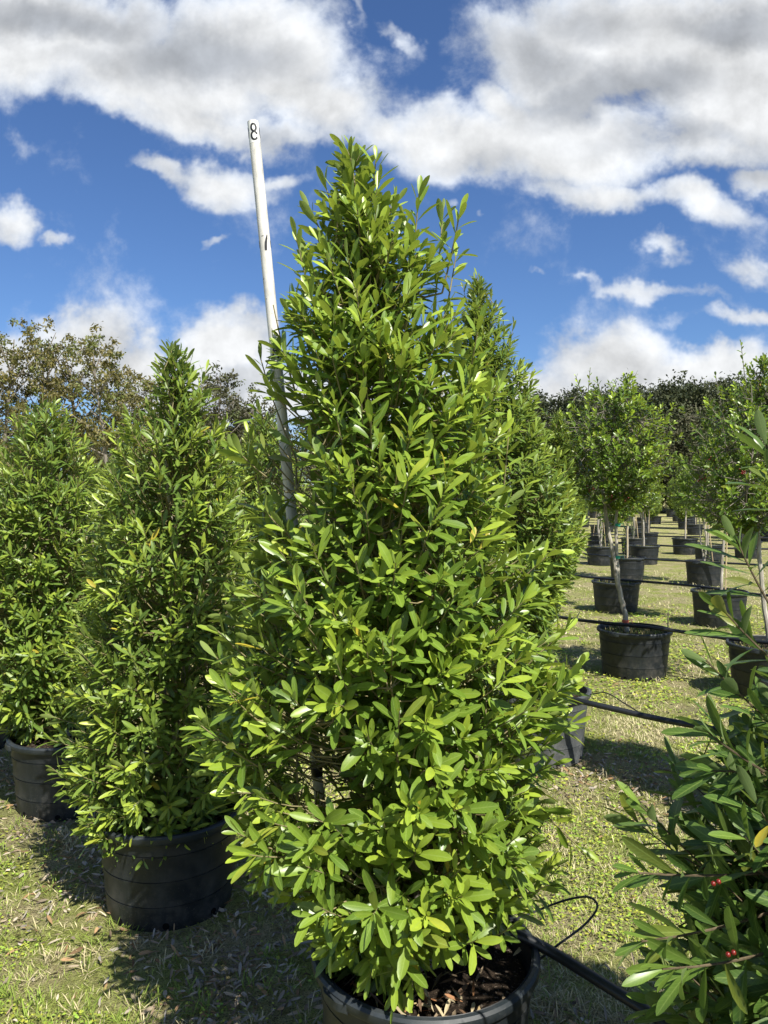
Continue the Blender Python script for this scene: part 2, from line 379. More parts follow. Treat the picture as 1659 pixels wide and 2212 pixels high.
# ------------------------------------------------------------------ shoots: a twig and the leaves spiralling up it
class Foliage:
    def __init__(s, rng): s.r = rng; s.p = []; s.d = []; s.n = []; s.L = []; s.W = []; s.a = []; s.b = []; s.tw = MB()
    def shoot(s, base, tip, nl, ll, lw, start=0.25, young=0.5, twr=0.0016, spread=1.0, reject=None, sides=4):
        r = s.r; base = np.asarray(base, float); tip = np.asarray(tip, float)
        ax = tip-base; ln = np.linalg.norm(ax); ax = ax/ln
        up = np.array([0, 0, 1.0]); bow = up-ax*ax[2]
        ctrl = base*0.5+tip*0.5-bow*0.12*ln*r.uniform(0, 1)
        ts = np.linspace(0, 1, 5)[:, None]; pts = (1-ts)**2*base+2*ts*(1-ts)*ctrl+ts**2*tip
        s.tw.tube(pts, np.linspace(twr*1.4, twr*0.8, 5), sides, False)
        a = np.cross(ax, up if abs(ax[2]) < 0.9 else np.array([1.0, 0, 0])); a = unit(a); b = np.cross(ax, a)
        ph = r.uniform(0, 6.28); young = young*r.choice([.4, .95, 1.6], p=[.36, .34, .30]); tone = r.uniform(0, 1)
        for i in range(nl):
            q = (i+0.5)/nl; t = start+(1-start)*q**0.75
            p = (1-t)**2*base+2*t*(1-t)*ctrl+t*t*tip
            ph += 2.4+r.uniform(-.3, .3)
            rad = math.cos(ph)*a+math.sin(ph)*b
            th = (R(70)*(1-q)+R(20)*q)*spread*r.uniform(.8, 1.2)
            if i == nl-1: th *= 0.4
            d = ax*math.cos(th)+rad*math.sin(th)
            d = d+np.array([0, 0, r.uniform(-.28, .12)])+r.normal(0, .07, 3)
            nn = ax*math.sin(th)-rad*math.cos(th)+r.normal(0, .16, 3)+up*0.35
            if nn[2] < -0.15: nn = -nn
            if reject is not None and reject(p): continue
            k = 1.0-0.38*max(0, (q-0.62)/0.38)
            L = ll*k*r.uniform(.58, 1.20)
            s.p.append(p); s.d.append(d); s.n.append(nn); s.L.append(L); s.W.append(lw*L/ll*r.uniform(.85, 1.15))
            y = max(0, min(1, young*(q**1.3)*r.uniform(.6, 1.3)))
            s.a.append((.55*tone+.45*r.uniform(0, 1), y, 1.0 if r.random() < 0.003 else (r.uniform(0, .35) if r.random() < .06 else 0.0))); s.b.append(r.uniform(-.26, .08))
    def build(s, parent, mat, twmat, ns=5, off=(0, 0, 0), name='foliage', fold=0.28):
        off = np.array(off)
        o = leaves_mesh(name, np.array(s.p)-off, np.array(s.d), np.array(s.n), np.array(s.L), np.array(s.W), np.array(s.a), mat, parent, ns, fold, np.array(s.b))
        s.tw.v = [v-off for v in s.tw.v]
        t = s.tw.build('branches', twmat, parent)
        return o, t

def nz2(a, h, seed):      # smooth lumps over azimuth and height
    return (math.sin(a*2+h*5.1+seed)+math.sin(a*3-h*7.3+seed*2.3)+math.sin(a*5+h*11.0+seed*1.7)*.8+math.sin(a*1+h*3.1+seed*.7))/3.8

def shrub_foliage(rng, env, axis_xy, n_shoots, ll, lw, nl=(8, 13), depth=0.92, seed=1.0, lump=0.16, young=0.55, leaders=(), reject=None, tw_len=(.10, .22), n_prim=46, zbase=0.3, trunks=1, stray=0.05):
    """env: list of (z, x_left, x_right) in world metres; axis_xy: (x, y) of the foot"""
    F = Foliage(rng); env = sorted(env); Z = np.array([e[0] for e in env]); XL = np.array([e[1] for e in env]); XR = np.array([e[2] for e in env])
    z0, z1 = Z[0], Z[-1]; cy = axis_xy[1]
    cx = lambda z: (np.interp(z, Z, XL)+np.interp(z, Z, XR))/2
    rr = lambda z: (np.interp(z, Z, XR)-np.interp(z, Z, XL))/2
    trunk = MB()
    # stem from the foot following the crown's middle
    def stem(z, k=0):
        t = (z-zbase)/(z1-zbase); t = min(max(t, 0), 1); b = min(1, t*2.2)
        x = axis_xy[0]*(1-b)+cx(max(z, z0))*b+0.02*math.sin(z*6+k*2)+(k*0.05*math.sin(t*3)); y = cy+0.02*math.cos(z*5+k)+k*0.03*t
        return np.array([x, y, z])
    for k in range(trunks):
        top = z1-0.12-k*0.3
        pts = [stem(zbase-0.05+(top-zbase+0.05)*i/16, k) for i in range(17)]
        trunk.tube(pts, np.linspace(0.021-0.005*k, 0.003, 17), 8)
    prim = []
    for i in range(n_prim):
        h = z0+(z1-z0)*(0.04+0.86*(i+0.5)/n_prim); az = i*2.39996+rng.uniform(-.3, .3)
        Rr = rr(h)*0.66; tip = np.array([cx(h)+math.cos(az)*Rr, cy+math.sin(az)*Rr*depth, h])
        rise = min(Rr*0.75, h-zbase-0.04); b = stem(max(zbase+0.02, h-rise))
        c = (b+tip)/2+np.array([0, 0, -0.10*Rr])
        ts = np.linspace(0, 1, 7)[:, None]; pts = (1-ts)**2*b+2*ts*(1-ts)*c+ts**2*tip
        F.tw.tube(pts, np.linspace(0.0065, 0.0028, 7), 5, False); prim.append(pts)
    PP = np.concatenate(prim+[np.array([stem(z0+(z1-z0)*q) for q in np.linspace(.3, .97, 14)])])
    # distribute shoots over height by radius
    hs = np.linspace(z0, z1, 60); wgt = np.array([rr(h)+0.04 for h in hs]); cdf = np.cumsum(wgt); cdf /= cdf[-1]
    for i in range(n_shoots):
        h = np.interp((i+rng.random())/n_shoots, cdf, hs); az = rng.uniform(0, 2*PI)
        Rm = rr(h)*(1+lump*nz2(az, h, seed))
        f = rng.uniform(.80, 1.0) if rng.random() < 0.62 else rng.uniform(.30, .80)
        if rng.random() < stray: f = rng.uniform(1.0, 1.16)
        ox = math.cos(az); oy = math.sin(az)
        tip = np.array([cx(h)+ox*Rm*f, cy+oy*Rm*f*depth, h+rng.uniform(-.02, .05)])
        rel = (h-z0)/(z1-z0); upw = 0.35+1.3*rel**1.2
        dv = unit(np.array([ox, oy, upw+rng.uniform(-.35, .35)])); tl = rng.uniform(*tw_len)
        if h < z0+0.10: dv[2] -= 0.5; dv = unit(dv)
        b = tip-dv*tl
        if reject is not None and reject(tip): continue
        j = np.argmin(np.sum((PP-b)**2, 1)+np.where(PP[:, 2] > b[2]+.02, 0.05, 0))
        if np.linalg.norm(PP[j]-b) > 0.015:
            q = PP[j]; mid = (q+b)/2-np.array([0, 0, 0.015]); F.tw.tube([q, mid, b], [0.0026, 0.0022, 0.0018], 4, False)
        sz = 1.10-.20*rel; F.shoot(b, tip, int(rng.integers(*nl)), ll*sz, lw*sz, rng.uniform(.05, .3), young*(0.55+0.6*f) if f > .8 else 0.1, reject=reject)
    for (b, tip, nl_, st) in leaders:
        j = np.argmin(np.sum((PP-b)**2, 1)); q = PP[j]; F.tw.tube([q, (q+np.asarray(b))/2-np.array([0, 0, .01]), b], [.0036, .003, .0026], 5, False)
        F.shoot(b, tip, nl_, ll, lw, st, young, 0.0020, reject=reject, sides=5)
    return F, trunk

# ------------------------------------------------------------------ pots
def make_pot(parent, D=0.58, H=0.40, soil=0.33, mat='pot', seg=72, bands=3, lugs=True, weeds=None, rng=None, detail=True):
    r0 = D/2; rb = r0*0.86
    rad = lambda z: rb+(r0-0.006-rb)*(z/H)
    prof = [(rb-0.03, 0.006), (rb-0.006, 0.0), (rb, 0.006)]
    zb = [H*q for q in ((0.27, 0.53, 0.79) if bands == 3 else (0.4, 0.75))]
    for z in zb:
        prof += [(rad(z)+.0005, z-0.0035), (rad(z)-0.0028, z-0.0025), (rad(z)-0.0028, z+0.0015), (rad(z)+0.002, z+0.003), (rad(z)+0.0005, z+0.03)]
    prof += [(rad(H)-0.002, H-0.03), (r0-0.006, H-0.012), (r0-0.014, H-0.002)]
    inner = [(r0-0.016, H-0.03), (rad(soil)-0.012, soil-0.04), (rad(0.05)-0.012, 0.02), (0.001, 0.02)]
    mb = MB(); mb.lathe(prof+inner, seg)
    o = mb.build('pot', M[mat], parent)
    rm = MB(); rm.lathe([(r0-0.012, H-0.030), (r0+0.004, H-0.032), (r0+0.010, H-0.024), (r0+0.010, H-0.006), (r0+0.004, H+0.001), (r0-0.006, H+0.002), (r0-0.012, H-0.004), (r0-0.012, H-0.030)], seg)
    rm.build('rim', M['pot_rim' if mat == 'pot' else mat], o)
    if lugs:
        for a in (PI*0.22, PI*1.22):
            g = MB(); n = 14; ro = r0+0.009; v = []
            for i in range(n+1):
                t0 = a-0.17+0.34*i/n; bulge = 0.010*min(1, 4*min(i, n-i)/n)
                for rr0, zz in ((ro-.003, H-.010), (ro+bulge, H-.012), (ro+bulge, H-.032), (ro-.003, H-.038)): v.append((rr0*math.cos(t0), rr0*math.sin(t0), zz))
            g.add(v, [(i*4+k, i*4+(k+1) % 4, i*4+4+(k+1) % 4, i*4+4+k) for i in range(n) for k in range(4)]+[(0, 1, 2, 3), (n*4+3, n*4+2, n*4+1, n*4)])
            g.build('handle', M['pot_rim' if mat == 'pot' else mat], o, smooth=False)
    if detail:
        for k in range(8):
            a = k*PI/4+0.2; hb = MB(); c = np.array([math.cos(a), math.sin(a), 0]); tvec = np.array([-math.sin(a), math.cos(a), 0]); up = np.array([0, 0, 1.0])
            th = np.linspace(0, 2*PI, 12, endpoint=False); ctr = c*(rad(0.028)+0.0015)+up*0.028
            v = [ctr+tvec*math.cos(t)*0.013+up*math.sin(t)*0.013 for t in th]+[ctr-c*0.008+tvec*math.cos(t)*0.011+up*math.sin(t)*0.011 for t in th]
            hb.add(v, [tuple(range(12))]+[(i, (i+1) % 12, 12+(i+1) % 12, 12+i) for i in range(12)]); hb.build('drain_hole', M['hole'], o)
    # soil with an uneven top
    sb = MB(); rs = rad(soil)-0.013; rings = 12; sg = 40; rg = rng or np.random.default_rng(3)
    vs = [(0, 0, soil+0.02)]
    for i in range(1, rings+1):
        for k in range(sg):
            r = rs*i/rings; t = 2*PI*k/sg
            vs.append((r*math.cos(t), r*math.sin(t), soil+0.02*(1-i/rings)+rg.uniform(-.004, .006)))
    fs = [(0, 1+k, 1+(k+1) % sg) for k in range(sg)]+[(1+(i-1)*sg+k, 1+i*sg+k, 1+i*sg+(k+1) % sg, 1+(i-1)*sg+(k+1) % sg) for i in range(1, rings) for k in range(sg)]
    sb.add(vs, fs); sb.build('soil', M['soil'], parent)
    if weeds:
        n = weeds; a = rg.uniform(0, 2*PI, n); q = np.sqrt(rg.uniform(0, 1, n))*rs*.92
        pos = np.stack([q*np.cos(a), q*np.sin(a), np.full(n, soil+0.008)], 1); d = rg.normal(0, .7, (n, 3)); d[:, 2] = np.abs(d[:, 2])+.5
        nn = rg.normal(0, 1, (n, 3)); cl = np.where(rg.random((n, 1)) < .45, [[.17, .23, .05]], [[.34, .30, .14]])*rg.uniform(.6, 1.2, (n, 1))
        leaves_mesh('weeds', pos, d, nn, rg.uniform(.02, .055, n), rg.uniform(.004, .010, n), cl, M['grass'], parent, 2, .1, uvs=False)
    return o

# ------------------------------------------------------------------ value noise for scattering
def vnoise(x, y, s, seed):
    rg = np.random.default_rng(seed); G = rg.random((256, 256)); x = x*s+1000; y = y*s+1000
    xi = np.floor(x).astype(int); yi = np.floor(y).astype(int); fx = x-xi; fy = y-yi; fx = fx*fx*(3-2*fx); fy = fy*fy*(3-2*fy)
    g = lambda i, j: G[i % 256, j % 256]
    return (g(xi, yi)*(1-fx)+g(xi+1, yi)*fx)*(1-fy)+(g(xi, yi+1)*(1-fx)+g(xi+1, yi+1)*fx)*fy

# ================================================================== SETTING
def ground_z(x, y): return 0.012*(np.sin(x*1.7+0.4)+np.sin(y*1.3+x*.6))
rg = np.random.default_rng(11)
mb = MB()
xs = np.concatenate([[-3000, -900, -300, -100, -40, -20], np.linspace(-12, 12, 97), [20, 40, 100, 300, 900, 3000]])
ys = np.concatenate([[-200, -40, -10, -3], np.linspace(0, 20, 81), [25, 35, 50, 80, 150, 400, 1200, 4000]])
X, Y = np.meshgrid(xs, ys); Zg = np.where((np.abs(X) < 12.1) & (Y > -3.1) & (Y < 20.1), ground_z(X, Y), 0.0)
nx = len(xs); ny = len(ys)
mb.add(np.stack([X.ravel(), Y.ravel(), Zg.ravel()], 1), [(j*nx+i, j*nx+i+1, (j+1)*nx+i+1, (j+1)*nx+i) for j in range(ny-1) for i in range(nx-1)])
tag(mb.build('ground', M['ground']), kind='structure')

# rows of pots in world metres
ROW_A = [(1.07, 1.15), (0.112, 2.07), (-0.87, 3.09), (-1.78, 4.06), (-2.68, 4.95)]
def dist_rows(x, y):       # distance to the litter strips under the pot rows
    def seg(ax, ay, bx, by):
        dx, dy = bx-ax, by-ay; t = np.clip(((x-ax)*dx+(y-ay)*dy)/(dx*dx+dy*dy), 0, 1)
        return np.hypot(x-ax-t*dx, y-ay-t*dy)
    return np.minimum(seg(1.3, .95, -3.3, 5.6), seg(2.2, 3.5, -3.5, 9.3))
n = 170000
Yr = 1.6*np.exp(rg.random(n)*math.log(16/1.6)); Yr = np.where(rg.random(n) < .45, rg.uniform(1.7, 5.5, n), Yr)
Xr = rg.uniform(-1, 1, n)*(0.53*Yr+.25)
strip = dist_rows(Xr, Yr)
g1 = vnoise(Xr, Yr, 1.1, 1)*.55+vnoise(Xr, Yr, 3.7, 2)*.45
keep = rg.random(n) < np.clip((strip-0.18)/0.55, 0.10, 1)*np.clip((g1-.16)*3.2, .12, 1)
Xr, Yr, g1 = Xr[keep], Yr[keep], g1[keep]; n = len(Xr)
green = np.clip((vnoise(Xr, Yr, 1.7, 5)*.6+vnoise(Xr, Yr, 6, 6)*.4-.36)*4, 0, 1)
gm = rg.random(n) < (0.15+0.6*green)
cl = np.where(gm[:, None], np.array([[.33, .41, .08]]), np.array([[.72, .65, .38]]))*rg.uniform(.55, 1.2, (n, 1))
far = np.clip(Yr/4, .7, 3.2)
az = rg.uniform(0, 2*PI, n); lean = rg.uniform(.4, 2.4, n)
d = np.stack([np.cos(az)*lean, np.sin(az)*lean, np.ones(n)], 1)
nn = np.stack([-np.cos(az), -np.sin(az), lean], 1)
pos = np.stack([Xr, Yr, ground_z(Xr, Yr)-.002], 1)
tag(leaves_mesh('grass', pos, d, nn, rg.uniform(.02, .05, n)*(far**.4), rg.uniform(.0022, .0045, n)*far, cl, M['grass'], None, 2, .1, uvs=False), 'short mown turf, half dry straw and half green, between the rows of pots', 'grass', kind='stuff')
nt_ = 800; ty = 1.7*np.exp(rg.random(nt_)*math.log(9/1.7)); tx = rg.uniform(-1, 1, nt_)*(0.53*ty+.2); kb = 16; n = nt_*kb
tx = np.repeat(tx, kb)+rg.normal(0, .018, n); ty = np.repeat(ty, kb)+rg.normal(0, .018, n); az = rg.uniform(0, 2*PI, n); lean = rg.uniform(.15, 1.3, n)
d = np.stack([np.cos(az)*lean, np.sin(az)*lean, np.ones(n)], 1); nn = np.stack([-np.cos(az), -np.sin(az), lean], 1)
cl = np.where(np.repeat(rg.random(nt_) < .6, kb)[:, None], np.array([[.26, .36, .06]]), np.array([[.66, .58, .34]]))*rg.uniform(.6, 1.1, (n, 1))
tag(leaves_mesh('grass_tufts', np.stack([tx, ty, ground_z(tx, ty)-.003], 1), d, nn, rg.uniform(.03, .075, n), rg.uniform(.0022, .0045, n), cl, M['grass'], None, 3, .2, rg.uniform(-.5, 0, n), uvs=False), 'longer tufts of grass standing up from the mown turf', 'grass', kind='stuff')
# clover-like ground cover
n = 90000
Yr = 1.7*np.exp(rg.random(n)*math.log(11/1.7)); Xr = rg.uniform(-1, 1, n)*(0.53*Yr+.25); strip = dist_rows(Xr, Yr)
cvn = vnoise(Xr, Yr, 1.9, 21)*.5+vnoise(Xr, Yr, 5.5, 22)*.5
keep = (cvn > .50+rg.uniform(-.1, .1, n)) & (rg.random(n) < np.clip((strip-.15)/.5, .08, 1)); Xr, Yr = Xr[keep], Yr[keep]; n = len(Xr)
az = rg.uniform(0, 2*PI, n); d = np.stack([np.cos(az), np.sin(az), rg.uniform(-.2, .4, n)], 1); nn = np.stack([rg.normal(0, .3, n), rg.normal(0, .3, n), np.ones(n)], 1)
far = np.clip(Yr/3.5, .8, 2.2)
L = rg.uniform(.009, .019, n)*far; cl = np.array([[.36, .47, .07]])*rg.uniform(.6, 1.25, (n, 1)); cl[:, 0] *= rg.uniform(.8, 1.3, n)
pos = np.stack([Xr, Yr, ground_z(Xr, Yr)+rg.uniform(.005, .028, n)], 1)
tag(leaves_mesh('ground_cover', pos, d, nn, L, L*.85, cl, M['grass'], None, 2, .1, uvs=False), 'patches of round-leaved green weeds spreading through the turf', 'ground cover', kind='stuff')
# dead leaves under the rows
n = 48000
Yr = 1.5*np.exp(rg.random(n)*math.log(12/1.5)); Xr = rg.uniform(-1, 1, n)*(0.55*Yr+.3); strip = dist_rows(Xr, Yr)
pk = 1.0*np.exp(-(strip/0.42)**2)*(.35+1.0*vnoise(Xr, Yr, 3.5, 31)**1.5)+.020
keep = rg.random(n) < pk; Xr, Yr = Xr[keep], Yr[keep]; n = len(Xr)
az = rg.uniform(0, 2*PI, n); d = np.stack([np.cos(az), np.sin(az), rg.uniform(-.15, .3, n)], 1); nn = np.stack([rg.normal(0, .8, n), rg.normal(0, .8, n), np.ones(n)], 1)
pal = np.array([[.44, .36, .25], [.28, .21, .14], [.56, .48, .36], [.38, .24, .12], [.38, .34, .28]]); cl = pal[rg.integers(0, 5, n)]*rg.uniform(.45, 1.15, (n, 1))
pos = np.stack([Xr, Yr, ground_z(Xr, Yr)+rg.uniform(.004, .022, n)], 1)
tag(leaves_mesh('leaf_litter', pos, d, nn, rg.uniform(.018, .055, n), rg.uniform(.006, .015, n), cl, M['litter'], None, 3, .6, rg.uniform(-.9, .6, n), uvs=False), 'dry brown and grey fallen leaves scattered under the rows of pots', 'leaf litter', kind='stuff')

# ================================================================== MAIN SHRUB
FX, FY = 0.112, 2.07
def env_from(tab, Y): return [(at((a+b)/2, y, Y)[2], at(a, y, Y)[0], at(b, y, Y)[0]) for y, a, b in tab]
pole_b = at(727, 2097, 2.25); pole_t = at(546.5, 264, 2.18)
def pole_x_at(p):       # sideways distance between a point and the pole, seen from where the photographer stands, in metres at the pole
    k = pole_b[1]/p[1]; q = np.array([p[0]*k, CAM_H+(p[2]-CAM_H)*k]); t = (q[1]-pole_b[2])/(pole_t[2]-pole_b[2])
    return q[0]-(pole_b[0]+(pole_t[0]-pole_b[0])*t), q[1]
rj = np.random.default_rng(5)
zA = (at(600, 1150, 2.2)[2], at(600, 870, 2.2)[2]); zB = (at(600, 1800, 2.2)[2], at(600, 1640, 2.2)[2]); zC = at(600, 700, 2.2)[2]
def rej_main(p):
    if p[1] < 2.30:
        s, z = pole_x_at(p)
        if z > zC-0.02 and s < 0.035 and s > -.3: return True
        if abs(s) < 0.06 and (zA[0] < z < zA[1]) and rj.random() < .80: return True
        if abs(s) < 0.055 and (zB[0] < z < zB[1]) and rj.random() < .85: return True
    return False
main_tab = [(345, 750, 765), (400, 738, 790), (460, 712, 845), (560, 672, 915), (640, 660, 930), (700, 612, 985), (800, 580, 1040), (900, 555, 1050), (1000, 545, 1075),
            (1150, 535, 1110), (1250, 515, 1165), (1350, 505, 1170), (1450, 495, 1205), (1550, 510, 1205), (1650, 510, 1205), (1750, 530, 1195), (1850, 585, 1185), (1920, 620, 1120), (2000, 670, 980), (2080, 705, 900)]
rng = np.random.default_rng(101)
def A(px, py, Y=2.07): return at(px, py, Y)
leads = []
for b, t, k in [((790, 560), (755, 318), 20), ((800, 470), (812, 350), 10), ((760, 620), (668, 455), 16), ((745, 520), (700, 400), 10), ((880, 700), (905, 425), 20), ((905, 640), (872, 470), 12),
                ((930, 760), (958, 455), 18), ((955, 640), (993, 468), 12), ((830, 640), (845, 440), 14), ((700, 760), (640, 520), 16), ((720, 660), (655, 560), 10), ((960, 700), (985, 560), 10),
                ((640, 860), (590, 665), 14), ((1000, 900), (1035, 700), 14), ((640, 1000), (560, 770), 14), ((600, 1250), (535, 940), 14), ((1080, 1150), (1100, 930), 12), ((780, 600), (780, 430), 12)]:
    dy = rng.uniform(-.12, .12); leads.append((A(*b, FY), A(*t, FY+dy), k, .12))
for b, t, k, Y0, Y1 in [((640, 1640), (480, 1660), 14, 1.95, 1.82), ((600, 1620), (418, 1600), 13, 2.0, 1.86), ((640, 1720), (500, 1720), 12, 1.95, 1.8), ((1120, 1560), (1255, 1440), 12, 2.05, 2.0),
                        ((1080, 1300), (1200, 1190), 12, 2.05, 2.0), ((1120, 1700), (1265, 1850), 12, 2.0, 1.95), ((640, 1800), (560, 1900), 12, 1.95, 1.85), ((620, 1500), (470, 1370), 12, 2.0, 1.9),
                        ((860, 1950), (800, 2120), 12, 1.95, 1.82), ((900, 1960), (890, 2140), 12, 1.92, 1.80), ((840, 1900), (740, 2010), 11, 1.92, 1.8), ((930, 1880), (985, 1960), 9, 1.95, 1.86), ((870, 2020), (850, 2165), 9, 1.90, 1.80), ((780, 1990), (705, 2060), 9, 1.95, 1.86)]:
    leads.append((A(*b, Y0), A(*t, Y1), k, .2))
F, trunk = shrub_foliage(rng, env_from(main_tab, FY), (FX, FY), 1560, 0.080, 0.0205, nl=(8, 14), seed=2.0, lump=.20, young=.75, leaders=leads, reject=rej_main, n_prim=60, zbase=0.34, trunks=3, stray=.06)
hero = thing('potted_shrub', 'tallest shrub in the middle of the photo, with the white numbered pole at its side', 'shrub', (FX, FY, 0), 'potted broadleaf evergreen shrubs')
make_pot(hero, D=0.60, H=0.40, soil=0.325, rng=rng)
F.build(hero, M['leaf'], M['twig'], 5, (FX, FY, 0))
trunk.v = [v-np.array([FX, FY, 0]) for v in trunk.v]; trunk.build('trunk', M['bark_pale'], hero)
# dead leaves lying on the soil of the near pot
n = 110; a = rng.uniform(0, 2*PI, n); q = np.sqrt(rng.random(n))*.25
a = np.where(rng.random(n) < .72, rng.normal(-1.9, .45, n), a)
pos = np.stack([q*np.cos(a), q*np.sin(a), np.full(n, .348)], 1); az = rng.uniform(0, 6.28, n); d = np.stack([np.cos(az), np.sin(az), rng.uniform(-.1, .25, n)], 1); nn = rng.normal(0, .4, (n, 3)); nn[:, 2] = 1
pal = np.array([[.34, .17, .08], [.42, .32, .16], [.26, .20, .13], [.50, .42, .26], [.16, .10, .06]]); cl = pal[rng.integers(0, 5, n)]*rng.uniform(.7, 1.1, (n, 1))
leaves_mesh('fallen_leaves', pos, d, nn, rng.uniform(.025, .065, n), rng.uniform(.007, .014, n), cl, M['litter'], hero, 3, .4, rng.uniform(-.3, .3, n), uvs=False)

# ================================================================== MEASURING POLE
pt = Vector(pole_t); pb = Vector(pole_b); ax = (pt-pb); plen = ax.length; axn = ax.normalized()
pole = thing('measuring_pole', 'white plastic pole with black number 8 at its top, leaning beside the tallest shrub', 'measuring pole', pb)
# local frame: z along the pole, -y turned to the camera
zl = axn; yl = Vector((0, 0, 0))-Vector((0, 0, 0))
toc = Vector((0, 0, CAM_H))-(pb+pt)/2; toc = toc-zl*toc.dot(zl); toc.normalize(); yl = -toc; xl = yl.cross(zl)
pole.rotation_euler = Matrix((xl, yl, zl)).transposed().to_euler()
PR = 0.0158
mb = MB(); rv = []
for i in range(41): rv.append((PR, plen*i/40-0.0))
mb.lathe([(0.001, 0)]+rv+[(PR-0.002, plen+0.0015), (PR-0.006, plen+0.003), (0.001, plen+0.003)], 32)
pipe = mb.build('pipe', M['pvc'], pole)
def wrap(ang, z, off=0.0006): return ((PR+off)*math.sin(ang), -(PR+off)*math.cos(ang), z)
def stroke(mbx, pts, wd, off=0.0006):       # pts in metres round the pipe (s) and along it (z)
    pts = np.array(pts); tn = np.gradient(pts, axis=0); tn /= np.linalg.norm(tn, axis=1)[:, None]; nm = np.stack([-tn[:, 1], tn[:, 0]], 1)
    wd = np.broadcast_to(wd, (len(pts),))
    v = []
    for p, q, h in zip(pts, nm, wd):
        for s_ in (-.5, 0, .5):
            a = p+q*s_*h; v.append(wrap(a[0]/PR, a[1], off))
    n_ = len(pts); mbx.add(v, [(i*3+k, i*3+k+1, i*3+k+4, i*3+k+3) for i in range(n_-1) for k in (0, 1)])
ft = 0.3048; unit_ft = (plen-0.028)/8.0
def arc(cx_, cz_, rx_, rz_, a0, a1, n_=22): return [(cx_+rx_*math.cos(R(a)), cz_+rz_*math.sin(R(a))) for a in np.linspace(a0, a1, n_)]
z8 = plen-0.031
st_ = MB(); v = []; 
for i in range(15):
    a = -1.05+2.1*i/14
    v += [wrap(a, z8-0.030, .0003), wrap(a, z8+0.028, .0003)]
st_.add(v, [(2*i, 2*i+2, 2*i+3, 2*i+1) for i in range(14)]); st_.build('sticker', M['sticker'], pole)
g = MB(); stroke(g, arc(0, z8+0.0105, .0066, .0098, 0, 360), .0052); stroke(g, arc(0, z8-0.0115, .0078, .0110, 18, 335), .0054); g.build('digit_eight', M['ink'], pole)
for sx, zz in ((-1, z8+.002), (1, z8+.002)):
    g = MB(); stroke(g, arc(sx*(PR*1.62), zz, .0062, .0125, 0, 360), .0045); g.build('digit_eight', M['ink'], pole)
z7 = z8-0.3048
g = MB(); stroke(g, [(0.0085, z7+.022), (0.0060, z7+.012), (0.0030, z7), (0.0016, z7-.012), (0.0012, z7-.022)], [.002, .0050, .0066, .0068, .0060])
stroke(g, [(-.007, z7+.018), (-.0055, z7+.0185), (-.004, z7+.018)], .0022); stroke(g, [(-.002, z7+.0185), (-.001, z7+.0187)], .0015); g.build('digit_seven', M['ink'], pole)
for sx in (-1, 1):
    g = MB(); stroke(g, [(sx*PR*1.42, z7+.008), (sx*PR*1.45, z7-.012)], .006); g.build('number_edge', M['ink'], pole)
for k in (6, 5, 4, 3):
    zk = z8-0.3048*(8-k); g = MB()
    stroke(g, arc(0, zk-.008, .0078, .0115, 0, 360), .0044)
    if k == 6: stroke(g, [(-.0078, zk-.008), (-.006, zk+.006), (.001, zk+.018)], .0044)
    g.build('digit_six' if k == 6 else 'number_mark', M['ink'], pole) if k == 6 else None
zk = z8-0.3048*6
g = MB(); g.lathe([(PR+.0006, zk-.014), (PR+.0012, zk-.013), (PR+.0012, zk+.013), (PR+.0006, zk+.014)], 24); g.build('tape_band', M['ink'], pole)

# ================================================================== OTHER SHRUBS OF THE NEAR ROWS
def local_shrub(name_label, tab_world, foot, seedn, ns=5, mat='leaf_narrow', n_shoots=700, ll=.085, lw=.019, leaders=(), potargs=None, **kw):
    rr_ = np.random.default_rng(seedn); F_, tr_ = shrub_foliage(rr_, tab_world, foot, n_shoots, ll, lw, leaders=leaders, **kw)
    t_ = thing('potted_shrub', name_label, 'shrub', (foot[0], foot[1], 0), 'potted broadleaf evergreen shrubs')
    make_pot(t_, rng=rr_, **(potargs or {}))
    F_.build(t_, M[mat], M['twig_dark' if mat == 'leaf_dark' else 'twig'], ns, (foot[0], foot[1], 0)); tr_.v = [v-np.array([foot[0], foot[1], 0]) for v in tr_.v]; tr_.build('trunk', M['bark_pale'], t_)
    return t_
# first to the left of the hero
l1 = [(745, 358, 385), (790, 345, 410), (850, 310, 445), (920, 275, 480), (1000, 235, 510), (1100, 205, 530), (1200, 185, 545), (1300, 180, 550), (1400, 165, 550), (1500, 165, 560), (1600, 165, 550), (1680, 160, 530), (1760, 195, 500), (1815, 240, 455)]
Y1 = 3.09
ld = [(at(a, b, Y1), at(c, d, Y1+e), k, .1) for a, b, c, d, e, k in [(385, 900, 362, 735, 0, 14), (375, 850, 405, 760, .05, 8), (420, 900, 445, 790, .05, 11), (345, 980, 305, 890, 0, 10), (300, 1010, 240, 915, -.1, 10), (460, 980, 490, 900, 0, 10), (400, 1000, 430, 860, 0, 12),
      (240, 1680, 140, 1700, -.15, 11), (300, 1750, 245, 1830, -.2, 10), (340, 1740, 330, 1840, -.26, 10), (270, 1740, 215, 1790, -.2, 9), (400, 1730, 390, 1815, -.25, 9), (200, 1500, 120, 1480, 0, 9), (300, 1700, 285, 1800, -.28, 9), (350, 1730, 360, 1815, -.27, 9), (240, 1720, 250, 1800, -.22, 9), (320, 1780, 310, 1850, -.29, 8), (380, 1760, 350, 1850, -.28, 8), (430, 1720, 440, 1790, -.2, 9)]]
left1 = local_shrub('narrow leaved shrub in a black pot just left of the tallest shrub', env_from(l1, Y1), (-0.87, Y1), 202, n_shoots=1250, ll=.074, lw=.0158, nl=(9, 14), leaders=ld, seed=4.4, lump=.16, young=.72, zbase=.32, trunks=3, stray=.08,
                    potargs=dict(D=.565, H=.385, soil=.325))
Y2 = 4.06
